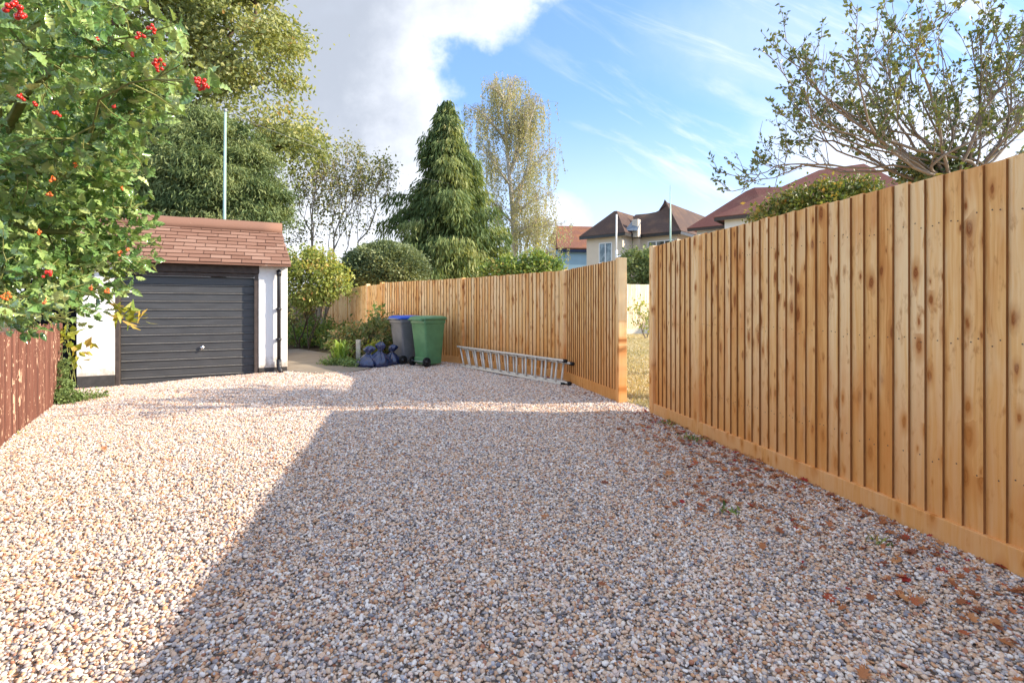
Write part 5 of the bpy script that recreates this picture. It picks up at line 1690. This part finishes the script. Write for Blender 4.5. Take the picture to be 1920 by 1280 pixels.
def holly():
    base = np.array((-3.55, 3.05, 0.0))
    root = thing('holly_tree', tuple(base), 'glossy green holly with red berries hanging over the paling fence', 'tree')
    # crown as lobes given where they hang, 1.2 to 3.4 m off
    lobes = []
    for (px, py, Y, rx, ry) in ((60, 60, 1.55, 120, 100), (170, 70, 1.75, 110, 90), (250, 70, 1.9, 70, 70), (290, 140, 2.0, 60, 60), (90, 200, 1.9, 150, 120), (230, 200, 2.1, 90, 80), (300, 190, 2.1, 40, 45),
                                (70, 330, 2.3, 140, 110), (190, 320, 2.4, 80, 90), (220, 430, 2.6, 70, 60), (240, 480, 2.7, 45, 45), (90, 450, 2.4, 140, 90), (60, 540, 2.2, 110, 50), (170, 530, 2.6, 70, 40), (215, 380, 2.6, 60, 50),
                                (-90, 150, 2.2, 170, 200), (-80, 400, 2.6, 170, 180), (30, -90, 1.9, 200, 120), (180, -70, 2.1, 130, 90), (20, 260, 2.9, 160, 220), (30, 420, 3.0, 120, 130), (40, 330, 3.2, 120, 200), (40, 565, 2.2, 110, 42), (100, 510, 2.4, 110, 55), (0, 500, 2.3, 90, 75), (190, 480, 2.5, 65, 55), (240, 400, 2.6, 45, 50), (60, 590, 2.9, 110, 40), (150, 250, 3.0, 110, 180), (100, 90, 2.8, 180, 120)):
        c = wp(px, py, Y); k = Y / 960
        lobes.append((c[0], c[1], c[2], rx * k, max(rx, 60) * k * 1.0, ry * k))
    ntw = 1450
    cl, d = in_blobs(ntw, lobes, 0.45)
    # single shoots that stick out of the outline
    extra = [wp(395, 158, 1.45), wp(405, 150, 1.47), wp(360, 110, 1.6), wp(330, 45, 1.75), wp(300, 30, 1.7), wp(345, 95, 1.6), wp(335, 210, 1.9), wp(275, 330, 2.3), wp(285, 420, 2.6), wp(280, 495, 2.6), wp(290, 450, 2.7), wp(330, 75, 1.7), wp(245, 545, 2.5),
             wp(200, 560, 2.5), wp(30, 590, 1.9), wp(70, 585, 1.95), wp(120, 570, 2.1), wp(300, 265, 2.1), wp(350, 165, 1.65)]
    cl = np.vstack([cl, np.array(extra)]); 
    mb = MB()
    mb.tube([(0, 0, -.1), (0.05, -.05, .9), (0.2, -.2, 1.5)], [0.075, 0.065, 0.055], 9)
    limbs(mb, np.array((0.2, -0.2, 1.5)), cl - base, 0.05, twig=0.0028, n=6, t0=0.45, stop=2)
    mb.build('trunk', M['twig_green'], root)
    pos, yd, rn, sz = [], [], [], []
    axis0 = base + np.array((0.2, -.2, 1.6))
    for i, c in enumerate(cl):
        out = unit(c - axis0)
        tone = random.random()
        nl = random.randint(8, 12)
        for j in range(nl):
            a = 2.4 * j + random.uniform(-.4, .4)
            b1 = unit(np.cross(out, (0.3, 0.2, 1.0))); b2 = np.cross(out, b1)
            rad = b1 * math.cos(a) + b2 * math.sin(a)
            p = c - out * (0.019 * j) + RNG.normal(size=3) * 0.012
            pos.append(p)
            yd.append(rad * 0.9 + out * random.uniform(0.45, 1.4) + np.array((0.10, -0.05, random.uniform(-.15, .55))))
            rn.append(min(1, max(0, 0.45 * tone + 0.5 * random.random() + (0.10 if random.random() < .06 else 0))))
            sz.append(random.uniform(0.042, 0.066))
    leaves('crown', HOLLY, np.array(pos) - base, np.array(yd), np.array(sz), np.array(rn), M['holly'], root, smooth=True, up=0.12)
    # berry clusters
    spots = [(32, 22, 1.0, 17, 0), (298, 122, 1.45, 12, 0), (376, 157, 1.4, 14, 0), (262, 68, 1.5, 7, 0), (285, 52, 1.52, 8, 0), (250, 105, 1.7, 4, 0), (38, 182, 1.5, 4, 0), (105, 215, 1.55, 4, 0), (62, 197, 1.55, 3, 0), (215, 202, 1.75, 2, 0),
             (90, 515, 1.75, 9, 0), (95, 335, 1.7, 4, 1), (92, 365, 1.8, 4, 1), (10, 555, 1.6, 5, 1), (85, 565, 1.8, 3, 1), (225, 475, 2.2, 6, 1), (240, 470, 2.2, 4, 1), (170, 540, 2.0, 3, 1), (200, 545, 2.1, 5, 1), (70, 435, 1.8, 3, 1), (140, 310, 2.0, 3, 1), (180, 75, 1.6, 2, 0), (228, 354, 2.1, 3, 1)]
    for (px, py, Y, n, kind) in spots:
        c = wp(px, py, Y) - base
        mb = MB()
        for i in range(n):
            r_ = 0.0052 if kind == 0 else 0.0046
            o = unit(RNG.normal(size=3)) * (0.0060 * n ** 0.42 * (0.55 + .45 * random.random()))
            rings = []
            for zz in (-1, -.7, -.2, .3, .75, 1):
                q = math.sqrt(max(0.0004, 1 - zz * zz)) * r_
                rings.append([(c[0] + o[0] + q * math.cos(2 * math.pi * k_ / 8), c[1] + o[1] + q * math.sin(2 * math.pi * k_ / 8), c[2] + o[2] + zz * r_) for k_ in range(8)])
            mb.loft(rings, random.random())
            mb.tube([tuple(c + o), tuple(c + o * .2 + np.array((0, 0.004, .012)))], 0.0009, 4)
        mb.build('berry_cluster', M['berry'] if kind == 0 else M['berry_orange'], root)
    # yellowing hanging sprig in front of the garage door
    c = wp(238, 592, 3.0)
    n = 34
    pp = c + RNG.normal(size=(n, 3)) * np.array((.055, .04, .035)) - base
    leaves('yellow_foliage', LEAF_LONG, pp, RNG.normal(size=(n, 3)) + np.array((.7, 0, -.2)), np.full(n, .075), RNG.random(n), M['lime'], root)
    mb = MB()
    s0 = wp(170, 545, 2.7) - base
    mb.tube([tuple(s0), tuple((s0 + c - base) / 2 + np.array((0, 0, .03))), tuple(c - base)], [.004, .003, .002], 5)
    mb.build('twig', M['twig_green'], root)
holly()

# ------------------------------------------------------------------ litter on the gravel, grass in the gap
def litter():
    tv = np.array([(0, 0, 0), (0.28, 0.10, 0.05), (0.16, 0.26, 0), (0.46, 0.42, 0.09), (0.20, 0.55, 0.0), (0.26, 0.80, 0.07), (0.06, 0.74, 0), (0, 1.05, 0.1), (-0.06, 0.74, 0), (-0.24, 0.84, 0.06), (-0.18, 0.55, 0), (-0.44, 0.46, 0.1), (-0.16, 0.26, 0), (-0.26, 0.12, 0.05), (0, .45, -.03)])
    tf = np.array([(14, i, i + 1) for i in range(13)] + [(14, 13, 0)])
    pos = []
    def put(x, y): pos.append((x, y, g(x, y) + random.uniform(0.016, 0.026)))
    for _ in range(900):                                      # drift along the foot of the drive fence
        y = random.uniform(1.6, 6.2)
        off = abs(random.gauss(0, 0.42)) + 0.06
        put(2.893 - 0.1985 * y - off, y)
    for _ in range(240):
        px, py = random.gauss(1340, 110), random.gauss(890, 60)
        if py > 790: x_, y_ = gp(px, py); put(min(x_, 2.85 - 0.1985 * y_), y_)
    for _ in range(80): 
        s = random.random(); a = lerp(P[1], P[2], s); put(a[0] - abs(random.gauss(0, .3)) * .78 - .05, a[1] - abs(random.gauss(0, .3)) * .63 - .05)
    for _ in range(50):
        s = random.random(); a = lerp(P[0], P[1], s); put(a[0] - abs(random.gauss(0, .25)) - .05, a[1] - .05)
    for _ in range(70): put(random.uniform(-3.6, 2.0), random.uniform(1.6, 8.5))
    for _ in range(25): put(*gp(random.gauss(690, 45), random.gauss(694, 2)))
    pos = [p for p in pos if p[0] < 2.86 - 0.1985 * p[1]]
    pos = np.array(pos); n = len(pos)
    yd = np.stack([np.cos(a := RNG.random(n) * 6.283), np.sin(a), RNG.normal(size=n) * .22], 1)
    o = leaves('fallen_leaves', (tv, tf), pos, yd, 0.050 * (0.35 + 1.0 * RNG.random(n)), RNG.random(n), M['dead_leaf'], up=0.8)
    tag(o, 'dry orange brown leaves scattered on the pebbles', 'leaf litter', kind='stuff')
litter()
rl = thing('red_leaf', (2.36, 2.47, 0.02), 'large dark red leaf lying at the foot of the drive fence', 'leaf', R(20))
mb = MB()
ring = [(0.045 * math.cos(a) * (1.0 if abs(math.cos(a)) < .9 else 1.12), 0.026 * math.sin(a), 0.012 + 0.01 * math.cos(2 * a)) for a in [2 * math.pi * i / 16 for i in range(16)]]
mb.add(ring + [(0, 0, 0.004)], [(i, (i + 1) % 16, 16) for i in range(16)], 0.98, True)
mb.build('blade', M['dead_leaf'], rl)
mb = MB(); mb.tube([(0.048, 0, .02), (0.075, .006, .012)], .0012, 5); mb.build('stalk', M['dead_leaf'], rl)

def grass():
    n = 26000
    y = 6.2 + 14.0 * RNG.random(n) ** 1.5
    lo, hi = 0.185 * y, 0.34 * y
    x_ = lo + (hi - lo) * RNG.random(n)
    ed = np.array([lawn_edge(q) for q in y])
    ok = x_ > ed + 0.05
    x_, y = x_[ok], y[ok]; n = len(y)
    z = np.array([lawn_z(q) for q in y])
    pos = np.stack([x_, y, z - 0.003], 1)
    yd = np.stack([RNG.normal(size=n) * .7, RNG.normal(size=n) * .7, np.ones(n)], 1)
    patch = 0.5 + 0.5 * np.sin(x_ * 2.1 + 1) * np.sin(y * 1.3)
    o = leaves('grass', LEAF_LONG, pos, yd, 0.045 * (0.5 + RNG.random(n)), np.clip(.55 * RNG.random(n) + .4 * patch, 0, 1), M['grass'])
    tag(o, 'short dry grass blades on the lawn inside the gap', 'grass', kind='stuff')
grass()

def tuft(px, py, r_, n, lab):
    x_, y_ = gp(px, py)
    root = thing('weed_tuft', (x_, y_, 0.0), lab, 'weed', group='green weeds in the gravel')
    pos = np.stack([RNG.normal(size=n) * r_, RNG.normal(size=n) * r_, np.full(n, .012)], 1)
    yd = np.stack([RNG.normal(size=n) * .8, RNG.normal(size=n) * .8, np.ones(n) * .8], 1)
    leaves('foliage', LEAF_LONG, pos, yd, 0.036 * (0.6 + .8 * RNG.random(n)), RNG.random(n), M['garden'], root)
tuft(1372, 962, 0.03, 18, 'small green weed alone in the open gravel among fallen leaves')
tuft(1258, 797, 0.07, 60, 'weed tuft at the foot of the fence end post by the gap')
tuft(1300, 825, 0.06, 60, 'weed tuft below the joint in the gravel boards')
tuft(1640, 1020, 0.03, 26, 'tiny weed in the gravel close to the big fence boards')
tuft(12, 818, 0.06, 50, 'weed tuft at the foot of the paling fence')
